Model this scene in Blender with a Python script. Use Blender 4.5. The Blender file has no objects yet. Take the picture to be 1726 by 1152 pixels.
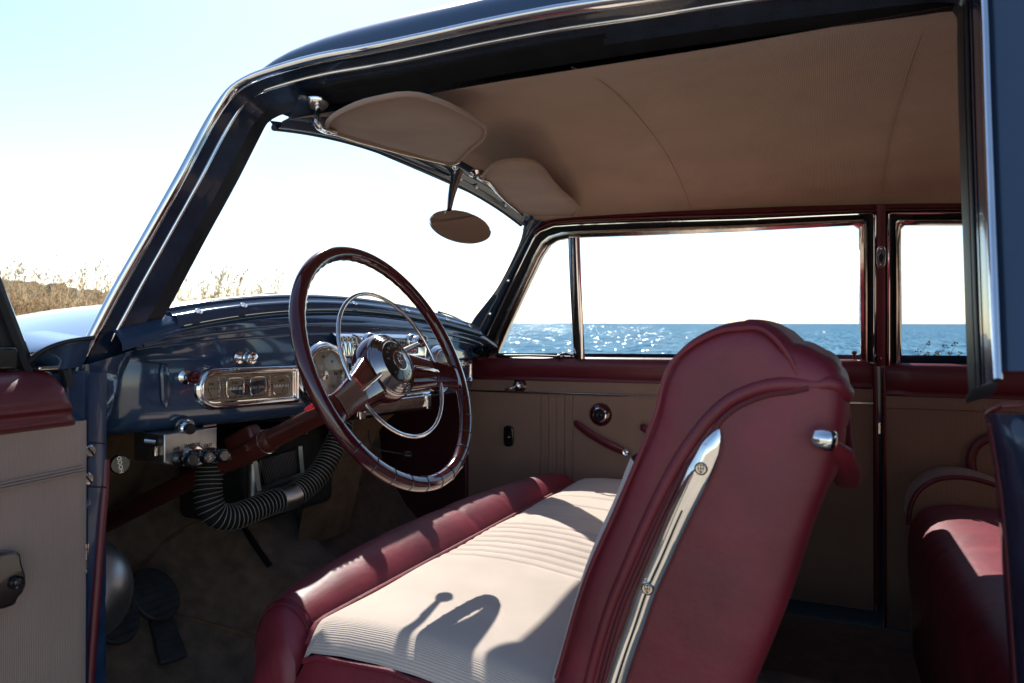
import bpy, bmesh, math, random
import numpy as np
from mathutils import Vector, Matrix
random.seed(4); RNG = np.random.default_rng(7)
S = bpy.context.scene; COL = S.collection
R = math.radians

# ------------------------------------------------------------------ camera, sky, sun, exposure
# the car frame: x towards the tail, y towards the passenger side, z up; origin mid cabin
W, H, FOC = 1726.0, 1152.0, 1151.0
YAW, PIT = R(24.79), R(0.33)
CAM = np.array([.1156, -1.354, -.0645])
_f = np.array([-math.sin(YAW) * math.cos(PIT), math.cos(YAW) * math.cos(PIT), math.sin(PIT)])
_r = np.array([math.cos(YAW), math.sin(YAW), 0.]); _u = np.cross(_r, _f)
# the beach slopes: the true vertical seen from the car frame
_up = _u - _f * (31.5 / FOC) + _r * .002; _up /= np.linalg.norm(_up)
LEAN = Vector(_up).rotation_difference(Vector((0, 0, 1))).to_matrix().to_4x4()
cam = bpy.data.cameras.new('camera'); co = bpy.data.objects.new('camera', cam); COL.objects.link(co)
cam.sensor_width = 36; cam.lens = 36 * FOC / W; cam.clip_start = .02; cam.clip_end = 20000
cm = Matrix(((_r[0], _u[0], -_f[0], CAM[0]), (_r[1], _u[1], -_f[1], CAM[1]), (_r[2], _u[2], -_f[2], CAM[2]), (0, 0, 0, 1)))
co.matrix_world = LEAN @ cm
cam.dof.use_dof = True; cam.dof.focus_distance = 1.45; cam.dof.aperture_fstop = 7.1
S.camera = co

SUNV = Vector((.435, -.575, -.69)).normalized()          # direction the light travels, car frame
sv = (LEAN.to_3x3() @ SUNV).normalized()
sl = bpy.data.lights.new('sun', 'SUN'); so = bpy.data.objects.new('sun', sl); COL.objects.link(so)
sl.energy = 4.6; sl.angle = R(.5); sl.color = (1, .965, .9)
so.rotation_euler = sv.to_track_quat('-Z', 'Y').to_euler()
ts = -sv
wd = bpy.data.worlds.new('World'); S.world = wd; wd.use_nodes = True
nt = wd.node_tree; nt.nodes.clear()
sky = nt.nodes.new('ShaderNodeTexSky'); sky.sky_type = 'NISHITA'; sky.sun_disc = False
sky.sun_elevation = math.asin(ts.z); sky.sun_rotation = math.atan2(ts.x, ts.y)
sky.air_density = 1.0; sky.dust_density = .25; sky.ozone_density = 1.6
bg = nt.nodes.new('ShaderNodeBackground'); bg.inputs[1].default_value = .115
wo = nt.nodes.new('ShaderNodeOutputWorld')
nt.links.new(sky.outputs[0], bg.inputs[0]); nt.links.new(bg.outputs[0], wo.inputs[0])
S.view_settings.view_transform = 'Standard'; S.view_settings.look = 'None'
S.view_settings.gamma = 1; S.view_settings.exposure = .95
S.cycles.max_bounces = 14; S.cycles.diffuse_bounces = 6; S.cycles.glossy_bounces = 6; S.cycles.transparent_max_bounces = 16

# ------------------------------------------------------------------ measuring helpers (pixel of the photo -> point on a real surface)
def ray(px, py): return _r * ((px - W / 2) / FOC) + _u * ((H / 2 - py) / FOC) + _f
def P(px, py, ax, v):
    d = ray(px, py); a = 'xyz'.index(ax); return CAM + (v - CAM[a]) / d[a] * d
def PN(px, py, p0, n):
    d = ray(px, py); n = np.array(n, float); return CAM + ((np.array(p0) - CAM) @ n) / (d @ n) * d
def V(*a): return np.array(a, float)
def unit(v): v = np.array(v, float); return v / max(1e-9, np.linalg.norm(v))

# ------------------------------------------------------------------ materials
MATS = {}
def mat(name, col, rough=.5, metal=0, coat=0, spec=.5, bump=None, var=None, sheen=0, trans=0, sss=0, emit=None):
    m = bpy.data.materials.new(name); m.use_nodes = True; t = m.node_tree; b = t.nodes['Principled BSDF']
    b.inputs['Base Color'].default_value = (*col, 1); b.inputs['Roughness'].default_value = rough
    b.inputs['Metallic'].default_value = metal; b.inputs['Coat Weight'].default_value = coat
    b.inputs['Coat Roughness'].default_value = .04; b.inputs['Specular IOR Level'].default_value = spec
    b.inputs['Sheen Weight'].default_value = sheen
    if trans: b.inputs['Transmission Weight'].default_value = trans
    if sss:
        b.inputs['Subsurface Weight'].default_value = sss; b.inputs['Subsurface Radius'].default_value = (.02, .002, .002)
        b.inputs['Subsurface Scale'].default_value = 1
    tc = t.nodes.new('ShaderNodeTexCoord'); L = t.links.new
    if var:                                    # (scale, amount): soft colour wear
        n = t.nodes.new('ShaderNodeTexNoise'); n.inputs['Scale'].default_value = var[0]; n.inputs['Detail'].default_value = 6
        L(tc.outputs['Object'], n.inputs['Vector'])
        mp = t.nodes.new('ShaderNodeMapRange'); mp.inputs[1].default_value = .3; mp.inputs[2].default_value = .7
        mp.inputs[3].default_value = 1 - var[1]; mp.inputs[4].default_value = 1 + var[1]
        L(n.outputs[0], mp.inputs[0])
        mx = t.nodes.new('ShaderNodeVectorMath'); mx.operation = 'SCALE'; mx.inputs[0].default_value = col
        L(mp.outputs[0], mx.inputs['Scale']); L(mx.outputs[0], b.inputs['Base Color'])
        m['colnode'] = mx.name
    last = None
    for kind, sc, st, dist in (bump or []):
        if kind == 'noise':
            n = t.nodes.new('ShaderNodeTexNoise'); n.inputs['Scale'].default_value = sc; n.inputs['Detail'].default_value = 5; out = n.outputs[0]
        elif kind == 'cell':
            n = t.nodes.new('ShaderNodeTexVoronoi'); n.feature = 'DISTANCE_TO_EDGE'; n.inputs['Scale'].default_value = sc
            r_ = t.nodes.new('ShaderNodeMapRange'); r_.inputs[2].default_value = .06; L(n.outputs[0], r_.inputs[0]); out = r_.outputs[0]
        else:
            n = t.nodes.new('ShaderNodeTexWave'); n.bands_direction = kind; n.inputs['Scale'].default_value = sc
            n.inputs['Distortion'].default_value = .15; n.inputs['Detail'].default_value = 1.5; n.inputs['Detail Scale'].default_value = 4; out = n.outputs[1]
        L(tc.outputs['Object'], n.inputs['Vector'])
        bm_ = t.nodes.new('ShaderNodeBump'); bm_.inputs['Strength'].default_value = st; bm_.inputs['Distance'].default_value = dist
        L(out, bm_.inputs['Height'])
        if last: L(last.outputs[0], bm_.inputs['Normal'])
        last = bm_
    if last: L(last.outputs[0], b.inputs['Normal'])
    if emit: b.inputs['Emission Color'].default_value = (*emit[:3], 1); b.inputs['Emission Strength'].default_value = emit[3]
    MATS[name] = m; return m
def ribbed(name, col, dirn, scale, depth=.0009, amt=.30, var=(9, .08)):
    """corded upholstery cloth: raised cords with a darker thread between them, fine weave and faint soiling"""
    m = mat(name, col, .92, 0, 0, .15, var=var, sheen=.25); t = m.node_tree; b = t.nodes['Principled BSDF']; L = t.links.new
    tc = t.nodes.new('ShaderNodeTexCoord')
    w = t.nodes.new('ShaderNodeTexWave'); w.bands_direction = dirn; w.inputs['Scale'].default_value = scale
    w.inputs['Distortion'].default_value = .35; w.inputs['Detail'].default_value = 2; w.inputs['Detail Scale'].default_value = 3
    L(tc.outputs['Object'], w.inputs['Vector'])
    n = t.nodes.new('ShaderNodeTexNoise'); n.inputs['Scale'].default_value = 900; L(tc.outputs['Object'], n.inputs['Vector'])
    ad = t.nodes.new('ShaderNodeMath'); ad.operation = 'MULTIPLY_ADD'; ad.inputs[1].default_value = .35; L(n.outputs[0], ad.inputs[0]); L(w.outputs[1], ad.inputs[2])
    bp = t.nodes.new('ShaderNodeBump'); bp.inputs['Strength'].default_value = .8; bp.inputs['Distance'].default_value = depth
    L(ad.outputs[0], bp.inputs['Height']); L(bp.outputs[0], b.inputs['Normal'])
    mp = t.nodes.new('ShaderNodeMapRange'); mp.inputs[3].default_value = 1 - amt; mp.inputs[4].default_value = 1.05; L(ad.outputs[0], mp.inputs[0])
    s2 = t.nodes.new('ShaderNodeVectorMath'); s2.operation = 'SCALE'; L(t.nodes[m['colnode']].outputs[0], s2.inputs[0]); L(mp.outputs[0], s2.inputs['Scale'])
    L(s2.outputs[0], b.inputs['Base Color']); return m
BLUE = mat('dark_blue_paint', (.024, .047, .092), .16, 0, .8, .5, bump=[('noise', 3, .05, .01), ('noise', 400, .03, .0004)], var=(6, .08))
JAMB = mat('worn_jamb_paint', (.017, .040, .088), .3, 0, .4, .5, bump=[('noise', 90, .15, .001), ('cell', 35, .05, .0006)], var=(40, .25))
CHR = mat('chrome', (.78, .77, .76), .07, 1, bump=[('noise', 14, .06, .004), ('noise', 300, .04, .0003)], var=(30, .06))
DCHR = mat('chrome_dark_reflection', (.34, .31, .30), .10, 1, bump=[('noise', 14, .06, .004)])  # chrome darkened: the dark surroundings it would mirror are put into its colour
CHRW = mat('aged_chrome', (.66, .62, .56), .16, 1, bump=[('noise', 30, .12, .004)], var=(60, .15))
ALU = mat('dull_aluminium', (.45, .45, .44), .38, 1, bump=[('noise', 120, .2, .001)], var=(50, .12))
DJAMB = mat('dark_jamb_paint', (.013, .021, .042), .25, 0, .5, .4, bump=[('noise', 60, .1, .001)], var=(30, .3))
HOSE = mat('hose_cloth', (.012, .011, .010), .85, 0, 0, .2, bump=[('noise', 300, .4, .001)])
WIRE = mat('hose_wire_metal', (.22, .20, .17), .55, .3)
RUB = mat('black_rubber', (.009, .009, .012), .5, 0, 0, .3, bump=[('noise', 60, .3, .002)], var=(30, .3))
BAK = mat('black_bakelite', (.010, .009, .010), .2, 0, .5, .5, var=(50, .2))
LEA = mat('burgundy_leather', (.165, .013, .024), .60, 0, 0, .20, bump=[('cell', 420, .25, .0006), ('noise', 9, .5, .007), ('noise', 40, .3, .0022)], var=(11, .24))
def leatherize(m, rough, f0, f90):
    t = m.node_tree; b = t.nodes['Principled BSDF']; L = t.links.new; b.inputs['Specular IOR Level'].default_value = 0
    src = b.inputs['Normal'].links[0].from_socket; g = t.nodes.new('ShaderNodeBsdfGlossy'); g.inputs['Roughness'].default_value = rough; L(src, g.inputs['Normal'])
    lw = t.nodes.new('ShaderNodeLayerWeight'); lw.inputs[0].default_value = .5; L(src, lw.inputs['Normal'])
    pw = t.nodes.new('ShaderNodeMath'); pw.operation = 'POWER'; pw.inputs[1].default_value = 4; L(lw.outputs[1], pw.inputs[0])
    ma = t.nodes.new('ShaderNodeMath'); ma.operation = 'MULTIPLY_ADD'; ma.inputs[1].default_value = f90; ma.inputs[2].default_value = f0; L(pw.outputs[0], ma.inputs[0])
    ms = t.nodes.new('ShaderNodeMixShader'); L(ma.outputs[0], ms.inputs[0]); L(b.outputs[0], ms.inputs[1]); L(g.outputs[0], ms.inputs[2]); L(ms.outputs[0], t.nodes['Material Output'].inputs[0])
leatherize(LEA, .44, .055, .20)
LEAD = mat('burgundy_vinyl', (.115, .012, .020), .42, 0, .1, .5, bump=[('cell', 500, .2, .0004), ('noise', 22, .25, .004)], var=(9, .12))
PIPE = mat('burgundy_piping', (.10, .009, .016), .45, 0, 0, .5, bump=[('noise', 200, .3, .001)])
WHL = mat('maroon_wheel_plastic', (.050, .003, .006), .12, 0, .8, .5, bump=[('noise', 24, .05, .002)], var=(12, .2), sss=.3)
COLM = mat('column_brown_paint', (.066, .013, .009), .36, 0, .15, .5, bump=[('noise', 30, .12, .002)], var=(14, .15))
HEADL = ribbed('headliner_cloth', (.50, .325, .23), 'X', 105)
DOORC = ribbed('door_cord_cloth', (.34, .215, .16), 'X', 120)
DOORN = ribbed('driver_door_cord_cloth', (.40, .275, .215), 'Y', 125)
SEATC = ribbed('seat_cord_cloth', (.63, .51, .43), 'Y', 125, .0006, .26)
VIS = mat('visor_cloth', (.31, .205, .15), .95, 0, 0, .1, bump=[('noise', 700, .5, .0008), ('noise', 12, .2, .004)], var=(10, .1), sheen=.2)
CARP = mat('brown_carpet', (.19, .125, .08), 1, 0, 0, .1, bump=[('noise', 350, 1, .003), ('noise', 30, .5, .006)], var=(25, .3), sheen=.3)
FELT = mat('brown_felt', (.17, .108, .066), 1, 0, 0, .1, bump=[('noise', 200, .7, .002)], var=(20, .25))
KICK = mat('maroon_kick_board', (.050, .008, .014), .6, 0, 0, .3, bump=[('noise', 120, .2, .001)], var=(15, .2))
DRK = mat('black_underside', (.012, .011, .011), .8, var=(20, .3))
GAU = mat('gauge_face', (.30, .22, .15), .5, var=(60, .15))
SPD = mat('dial_face', (.40, .39, .38), .4, var=(40, .15))
INK = mat('black_print', (.02, .016, .012), .6)
SIL = mat('silver_lettering', (.55, .53, .50), .25, .8)
WHT = mat('white_print', (.6, .57, .5), .5)
REDP = mat('red_translucent_plastic', (.45, .01, .015), .15, 0, .6, sss=.4)
MIR = mat('mirror_silver', (.62, .60, .58), .02, 1)
def glass(name, tint, gl=1.0):
    m = bpy.data.materials.new(name); m.use_nodes = True; t = m.node_tree; t.nodes.clear(); L = t.links.new
    o = t.nodes.new('ShaderNodeOutputMaterial'); mx = t.nodes.new('ShaderNodeMixShader'); tr = t.nodes.new('ShaderNodeBsdfTransparent')
    g = t.nodes.new('ShaderNodeBsdfGlossy'); g.inputs['Roughness'].default_value = .015; tr.inputs[0].default_value = (*tint, 1)
    f = t.nodes.new('ShaderNodeLayerWeight'); f.inputs[0].default_value = .5
    pw = t.nodes.new('ShaderNodeMath'); pw.operation = 'POWER'; pw.inputs[1].default_value = 5; L(f.outputs[1], pw.inputs[0])
    ml = t.nodes.new('ShaderNodeMath'); ml.operation = 'MULTIPLY_ADD'; ml.inputs[1].default_value = .9 * gl; ml.inputs[2].default_value = .045 * gl
    L(pw.outputs[0], ml.inputs[0]); L(ml.outputs[0], mx.inputs[0]); L(tr.outputs[0], mx.inputs[1]); L(g.outputs[0], mx.inputs[2])
    
    df = t.nodes.new('ShaderNodeBsdfDiffuse'); df.inputs[0].default_value = (.8, .8, .8, 1); m2 = t.nodes.new('ShaderNodeMixShader')
    tc = t.nodes.new('ShaderNodeTexCoord'); n = t.nodes.new('ShaderNodeTexNoise'); n.inputs['Scale'].default_value = 7; n.inputs['Detail'].default_value = 8; L(tc.outputs['Object'], n.inputs[0])
    mr = t.nodes.new('ShaderNodeMapRange'); mr.inputs[1].default_value = .35; mr.inputs[2].default_value = .75; mr.inputs[4].default_value = .035; L(n.outputs[0], mr.inputs[0])
    L(mr.outputs[0], m2.inputs[0]); L(mx.outputs[0], m2.inputs[1]); L(df.outputs[0], m2.inputs[2]); L(m2.outputs[0], o.inputs[0])
    return m
GLASS = glass('window_glass', (.95, .975, .965)); DGL = glass('gauge_glass', (.9, .88, .84), 1.0)

# ------------------------------------------------------------------ mesh helpers
def tag(o, label=None, cat=None, group=None, kind=None):
    if label: o['label'] = label
    if cat: o['category'] = cat
    if group: o['group'] = group
    if kind: o['kind'] = kind
    return o
class MB:
    def __init__(s): s.v = []; s.f = []
    def add(s, vs, fs):
        b = len(s.v); s.v += [tuple(map(float, p)) for p in vs]; s.f += [tuple(i + b for i in f) for f in fs]; return s
    def grid(s, rows, closed_u=False, closed_v=False, caps=False):
        nu, nv = len(rows), len(rows[0]); vs = [p for r_ in rows for p in r_]; fs = []
        for i in range(nu if closed_u else nu - 1):
            for j in range(nv if closed_v else nv - 1):
                a, b = i * nv + j, i * nv + (j + 1) % nv; c, d = ((i + 1) % nu) * nv + (j + 1) % nv, ((i + 1) % nu) * nv + j
                fs.append((a, b, c, d))
        if caps: fs += [tuple(range(nv))[::-1], tuple((nu - 1) * nv + j for j in range(nv))]
        return s.add(vs, fs)
    def tube(s, path, r, seg=12, closed=False, caps=True, flat=1.0, up=None):
        path = [np.array(p, float) for p in path]; n = len(path); rows = []
        rr = r if hasattr(r, '__len__') else [r] * n
        T = [unit(path[(i + 1) % n if closed else min(i + 1, n - 1)] - path[(i - 1) if closed else max(i - 1, 0)]) for i in range(n)]
        a = np.array(up if up is not None else ((0, 0, 1) if abs(T[0][2]) < .9 else (1, 0, 0)), float)
        for i in range(n):
            a = a - T[i] * (a @ T[i]); a = unit(a); b = np.cross(T[i], a)
            if up is not None: pass
            rows.append([path[i] + rr[i] * (math.cos(q) * a + flat * math.sin(q) * b) for q in (2 * math.pi * k / seg for k in range(seg))])
        return s.grid(rows, closed, True, caps and not closed)
    def lathe(s, prof, o, ax, seg=32, sx=1, up=None):
        ax = unit(ax); a = np.array(up if up is not None else ((0, 0, 1) if abs(ax[2]) < .9 else (1, 0, 0)), float)
        a = unit(a - ax * (a @ ax)); b = np.cross(ax, a); o = np.array(o, float)
        rows = [[o + ax * h + r_ * (math.cos(q) * a + sx * math.sin(q) * b) for q in (2 * math.pi * k / seg for k in range(seg))] for r_, h in prof]
        return s.grid(rows, False, True, True)
    def box(s, c, size, M=None):
        M = np.eye(3) if M is None else np.array(M); h = np.array(size) / 2
        vs = [np.array(c) + M @ (h * np.array((i, j, k))) for i in (-1, 1) for j in (-1, 1) for k in (-1, 1)]
        return s.add(vs, [(0, 1, 3, 2), (4, 6, 7, 5), (0, 4, 5, 1), (2, 3, 7, 6), (0, 2, 6, 4), (1, 5, 7, 3)])
    def prism(s, pts, n, th):
        n = unit(n) * th; k = len(pts); a = [np.array(p, float) for p in pts]
        return s.add(a + [p + n for p in a], [tuple(range(k))[::-1], tuple(range(k, 2 * k))] + [(i, (i + 1) % k, k + (i + 1) % k, k + i) for i in range(k)])
    def build(s, name, m, parent=None, bevel=0, sub=0, smooth=40, solid=0, seg=2):
        me = bpy.data.meshes.new(name); me.from_pydata(s.v, [], s.f); me.update()
        bm = bmesh.new(); bm.from_mesh(me); bmesh.ops.remove_doubles(bm, verts=bm.verts, dist=1e-6)
        bmesh.ops.recalc_face_normals(bm, faces=bm.faces); bm.to_mesh(me); bm.free()
        me.polygons.foreach_set('use_smooth', [True] * len(me.polygons))
        if not sub: me.set_sharp_from_angle(angle=R(smooth))
        me.materials.append(m); o = bpy.data.objects.new(name, me); COL.objects.link(o)
        if parent: o.parent = parent
        if solid: q = o.modifiers.new('s', 'SOLIDIFY'); q.thickness = solid; q.offset = 0
        if bevel:
            q = o.modifiers.new('b', 'BEVEL'); q.width = bevel; q.segments = seg; q.limit_method = 'ANGLE'; q.angle_limit = R(35)
        if sub: q = o.modifiers.new('u', 'SUBSURF'); q.levels = q.render_levels = sub
        return o
def cat(pts, n, closed=False):
    """smooth curve through points, evenly resampled to n points"""
    p = [np.array(q, float) for q in pts]; m = len(p)
    out = []
    for i in range(m if closed else m - 1):
        if closed: a, b, c, d = p[i - 1], p[i], p[(i + 1) % m], p[(i + 2) % m]
        else: b, c = p[i], p[i + 1]; a = p[i - 1] if i else 2 * b - c; d = p[i + 2] if i + 2 < m else 2 * c - b
        # centripetal
        k0 = 0; k1 = k0 + max(1e-6, np.linalg.norm(b - a)) ** .5; k2 = k1 + max(1e-6, np.linalg.norm(c - b)) ** .5; k3 = k2 + max(1e-6, np.linalg.norm(d - c)) ** .5
        for t in np.linspace(k1, k2, 17)[:-1]:
            A1 = (k1 - t) / (k1 - k0) * a + (t - k0) / (k1 - k0) * b; A2 = (k2 - t) / (k2 - k1) * b + (t - k1) / (k2 - k1) * c; A3 = (k3 - t) / (k3 - k2) * c + (t - k2) / (k3 - k2) * d
            B1 = (k2 - t) / (k2 - k0) * A1 + (t - k0) / (k2 - k0) * A2; B2 = (k3 - t) / (k3 - k1) * A2 + (t - k1) / (k3 - k1) * A3
            out.append((k2 - t) / (k2 - k1) * B1 + (t - k1) / (k2 - k1) * B2)
    if not closed: out.append(p[-1])
    return resample(out, n, closed)
def resample(pts, n, closed=False):
    q = np.array(pts, float)
    if closed: q = np.vstack([q, q[:1]])
    d = np.r_[0, np.cumsum(np.linalg.norm(np.diff(q, axis=0), axis=1))]
    t = np.linspace(0, d[-1], n + 1)[:-1] if closed else np.linspace(0, d[-1], n)
    return [np.array([np.interp(x, d, q[:, k]) for k in range(q.shape[1])]) for x in t]
def frame(n, up=(0, 0, 1)):
    n = unit(n); x = unit(np.cross(up, n)); return x, np.cross(n, x), n
def bands(A, B, secs, nrm):
    """surface between two paths: secs = [(fraction, relief)]"""
    rows = []
    for f_, h_ in secs: rows.append([a * (1 - f_) + b * f_ + np.array(nrm) * h_ for a, b in zip(A, B)])
    return rows
def text_mesh(body, size, o, n, up, name, m, parent, depth=.0004, spacing=1.0):
    c = bpy.data.curves.new(name, 'FONT'); c.body = body; c.size = size; c.align_x = 'CENTER'; c.align_y = 'CENTER'; c.extrude = depth; c.space_character = spacing; c.resolution_u = 3
    t = bpy.data.objects.new('tmp', c); me = bpy.data.meshes.new_from_object(t); bpy.data.objects.remove(t)
    x, y, z = frame(n, up)
    me.transform(Matrix(((x[0], y[0], z[0], o[0]), (x[1], y[1], z[1], o[1]), (x[2], y[2], z[2], o[2]), (0, 0, 0, 1))))
    me.materials.clear(); me.materials.append(m); ob = bpy.data.objects.new(name, me); COL.objects.link(ob); ob.parent = parent; return ob

# ================================================================== THE CAR
car = bpy.data.objects.new('vintage_car', None); COL.objects.link(car)
tag(car, 'dark blue vintage coupe with burgundy and tan interior seen through its open driver door', 'car')
BASE = -1.08
def ysn(z): return -(.66 - .37 * z)                     # near body side, leaning in towards the roof
NP, NN = V(0, -.66, 0), unit(V(0, 1, -.37))             # near plane  y + .66 - .37 z = 0
FP, FN = V(0, .64, 0), unit(V(0, 1, .37))               # far plane   y - .64 + .37 z = 0
def near(px, py, off=0.): return PN(px, py, NP + NN * off, NN)
def far(px, py, off=0.): return PN(px, py, FP + FN * off, FN)

# ---- windscreen curves (measured on the photo, symmetric)
def wtop(y): q = abs(y) / .5; return V(-.725 + .02 * q * q, y, .344 - .049 * q ** 2.4)
def wbot(y): q = abs(y) / .56; return V(-.945 + .045 * q * q, y, .048 - .053 * q * q)

# ---- near door opening: drip moulding, painted jamb, rubber
A_px = [(136, 618), (192, 508), (253, 400), (309, 300), (353, 217), (372, 186), (393, 158), (425, 137), (475.6, 119), (542, 101), (620, 87), (733, 64), (830, 43), (948, 21), (1080, 2), (1250, -27), (1420, -50), (1560, -66), (1630, -70), (1652, -45), (1657, 0), (1664, 200), (1671, 400), (1677, 560), (1680, 645)]
A3 = cat([near(*p) for p in A_px], 150)
B_px = [(238, 582), (258, 554), (277, 526), (312, 462), (345, 400), (398, 303), (437, 226), (448, 206), (468, 193), (505, 184), (560, 173), (630, 162), (700, 151), (830, 126), (1080, 86), (1250, 62), (1420, 40), (1560, 21), (1606, 15), (1613, 20), (1614, 60), (1617, 200), (1624, 400), (1629, 560), (1634, 662)]
B3 = cat([near(*p, .085) for p in B_px], 150)
# tie the two paths together: same station = same place along the opening
def zipdown(A, B):
    A = np.array(A); B = np.array(B); out = []
    la = np.r_[0, np.cumsum(np.linalg.norm(np.diff(A, axis=0), axis=1))]; lb = np.r_[0, np.cumsum(np.linalg.norm(np.diff(B, axis=0), axis=1))]
    # corner landmarks
    ia = [0, int(np.argmin(np.linalg.norm(A - near(400, 152), axis=1))), int(np.argmin(np.linalg.norm(A - near(1652, -45), axis=1))), len(A) - 1]
    ib = [0, int(np.argmin(np.linalg.norm(B - near(450, 204, .085), axis=1))), int(np.argmin(np.linalg.norm(B - near(1613, 20, .085), axis=1))), len(B) - 1]
    for k in range(3):
        n = (46, 80, 44)[k]
        for t in np.linspace(0, 1, n + 1)[:-1 if k < 2 else None]:
            sa = la[ia[k]] * (1 - t) + la[ia[k + 1]] * t; sb = lb[ib[k]] * (1 - t) + lb[ib[k + 1]] * t
            out.append(([np.interp(sa, la, A[:, c]) for c in range(3)], [np.interp(sb, lb, B[:, c]) for c in range(3)]))
    return [np.array(o[0]) for o in out], [np.array(o[1]) for o in out]
A3, B3 = zipdown(A3, B3)
n_out = -NN
jm = MB(); secs = [(.0, .004), (.0, -.02), (.12, -.018), (.16, .004), (.20, .006), (.30, .004), (.34, -.006), (.42, -.008), (.45, .002), (.48, .002), (.50, -.005), (.54, -.005), (.56, .001), (.6, -.006), (.62, -.012)]
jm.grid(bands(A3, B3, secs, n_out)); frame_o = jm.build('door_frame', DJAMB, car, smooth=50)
rb = MB().grid(bands(A3, B3, [(.60, -.002), (.63, .009), (.68, .013), (.73, .010), (.76, .001), (.78, .006), (.84, .012), (.92, .012), (.98, .008), (1.0, .002), (1.0, -.004)], n_out)); rb.build('door_weatherstrip', RUB, car, smooth=60)
dm = MB().tube([a + (b - a) * .045 + n_out * .008 for a, b in zip(A3, B3)], [.0085 - .0038 * min(1, max(0, (i - 118) / 12)) for i in range(len(A3))], 14, flat=.75, up=n_out); dm.build('drip_moulding', CHR, car)
nz = 128; d2 = MB().tube([a + (b - a) * .36 + n_out * .004 for a, b in zip(A3[:nz], B3[:nz])], .0032, 10); d2.build('inner_chrome_strip', CHR, car)
_e = [A3[-1] * (1 - f_) + B3[-1] * f_ + n_out * h_ for f_, h_ in [(.0, .006), (.25, .008), (.45, .006), (.64, .010), (.9, .012), (1.0, .002), (1.0, -.02), (.0, -.02)]]
MB().prism([p + V(0, 0, .001) for p in _e], (0, 0, -1), .006).build('pillar_end_cap', RUB, car, bevel=.001)

# ---- roof skin and quarter panel
def drip(x):                                            # y, z of the drip edge at station x
    k = min(range(len(A3)), key=lambda i: abs(A3[i][0] - x) + (0 if A3[i][2] > .22 else 9)); return A3[k]
roofrows = []
for x, cr, in [(-.785, .014), (-.775, .040), (-.75, .066), (-.70, .084), (-.64, .098), (-.56, .108), (-.46, .114), (-.34, .118), (-.2, .120), (0, .125), (.2, .125), (.5, .120), (.8, .105), (1.05, .085), (1.3, .05)]:
    a = drip(max(-.70, min(x, .2))); y0, z0 = abs(a[1]) - .002, a[2] + .004
    if x < -.70: z0 -= (-.70 - x) * .35
    if x > .2: z0 -= (x - .2) ** 2 * .16
    row = []
    for t in np.linspace(0, math.pi, 41):
        c, s_ = math.cos(t), math.sin(t); row.append(V(x, -y0 * math.copysign(abs(c) ** .8, c), z0 + cr * s_ ** .72))
    roofrows.append(row)
MB().grid(roofrows).build('roof', BLUE, car, sub=1)
# quarter panel outside, above and below the belt, behind the door opening
q = MB(); rows = []
for z in np.linspace(.36, -.085, 14):
    x0 = min(A3[127:], key=lambda p: abs(p[2] - z))[0] + .004; y = ysn(z) + .004
    rows.append([V(x0 - .004, y + .02, z), V(x0, y + .004, z), V(x0 + .006, y - .002, z), V(x0 + .3, y - .002, z), V(x0 + .7, y + .05, z), V(x0 + 1.0, y + .2, z)])
q.grid(rows); q.build('quarter_panel', BLUE, car, smooth=50)
q = MB(); rows = []
for k, (px, py) in enumerate([(1672, 697), (1679, 725), (1686, 760), (1694, 810), (1701, 860), (1705, 905), (1712, 1000), (1719, 1100), (1726, 1200), (1740, 1400)]):
    p = P(px, py, 'y', -.70 + .015 * (k == 0)); w = -.012 * min(k, 4)
    rows.append([p + V(.01, .10, 0), p + V(0, .03, 0), p, p + V(.006, -.01 + w * .2, 0), p + V(.035, -.028 + w * .6, .004), p + V(.07, -.03 + w, .004), p + V(.5, -.03 + w, .01), p + V(1.0, .08, 0)])
q.grid(rows); lowq = q.build('rear_fender_panel', DJAMB, car, sub=1)  # darker than the body paint: dark reflections are put into its colour
MB().tube([P(px - 3, py, 'y', -.672) for px, py in [(1676, 715), (1686, 770), (1697, 850), (1702, 905), (1709, 1000), (1716, 1100), (1730, 1300)]], .0035, 8).build('rear_windlace', PIPE, car)
MB().tube([P(1664, 699, 'y', -.655), P(1674, 692, 'y', -.68), P(1690, 684, 'y', -.69), P(1720, 683, 'y', -.69)], .0022, 8).build('belt_gap_seal', PIPE, car)
q = MB().box((.55, -.72, -.095), (.56, .03, .012)); q.build('belt_ledge', BLUE, car, bevel=.004)
# outside of the far body and the sills, so that no light leaks in
q = MB(); rows = []
for z, y in ((.36, .545), (.1, .65), (-.09, .71), (-.12, .745), (-.4, .79), (-.85, .78)):
    rows.append([V(x, y - (0.10 if x < -1.5 else .03 if x < -.85 else 0) - (.1 if x > 1.2 else 0), z) for x in (-.95, .2, 1.3)])
MB().grid(rows[2:]).build('outer_door_skin', BLUE, car)
MB().box((.0, 0, -.86), (2.6, 1.5, .03)).build('floor_pan', DRK, car)
MB().box((.0, -.70, -.80), (2.2, .06, .12)).build('sill', BLUE, car, bevel=.01)
# tail: closed rear body with a small back window opening
q = MB(); q.box((1.33, 0, -.45), (.04, 1.4, .8)); q.box((1.25, 0, .34), (.05, 1.1, .10), frame((1, 0, .6))[0] is None or None); q.build('tail_panel', BLUE, car)
for s_ in (-1, 1): MB().box((1.28, s_ * .5, .1), (.06, .3, .5)).build('rear_pillar', BLUE, car)

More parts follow.
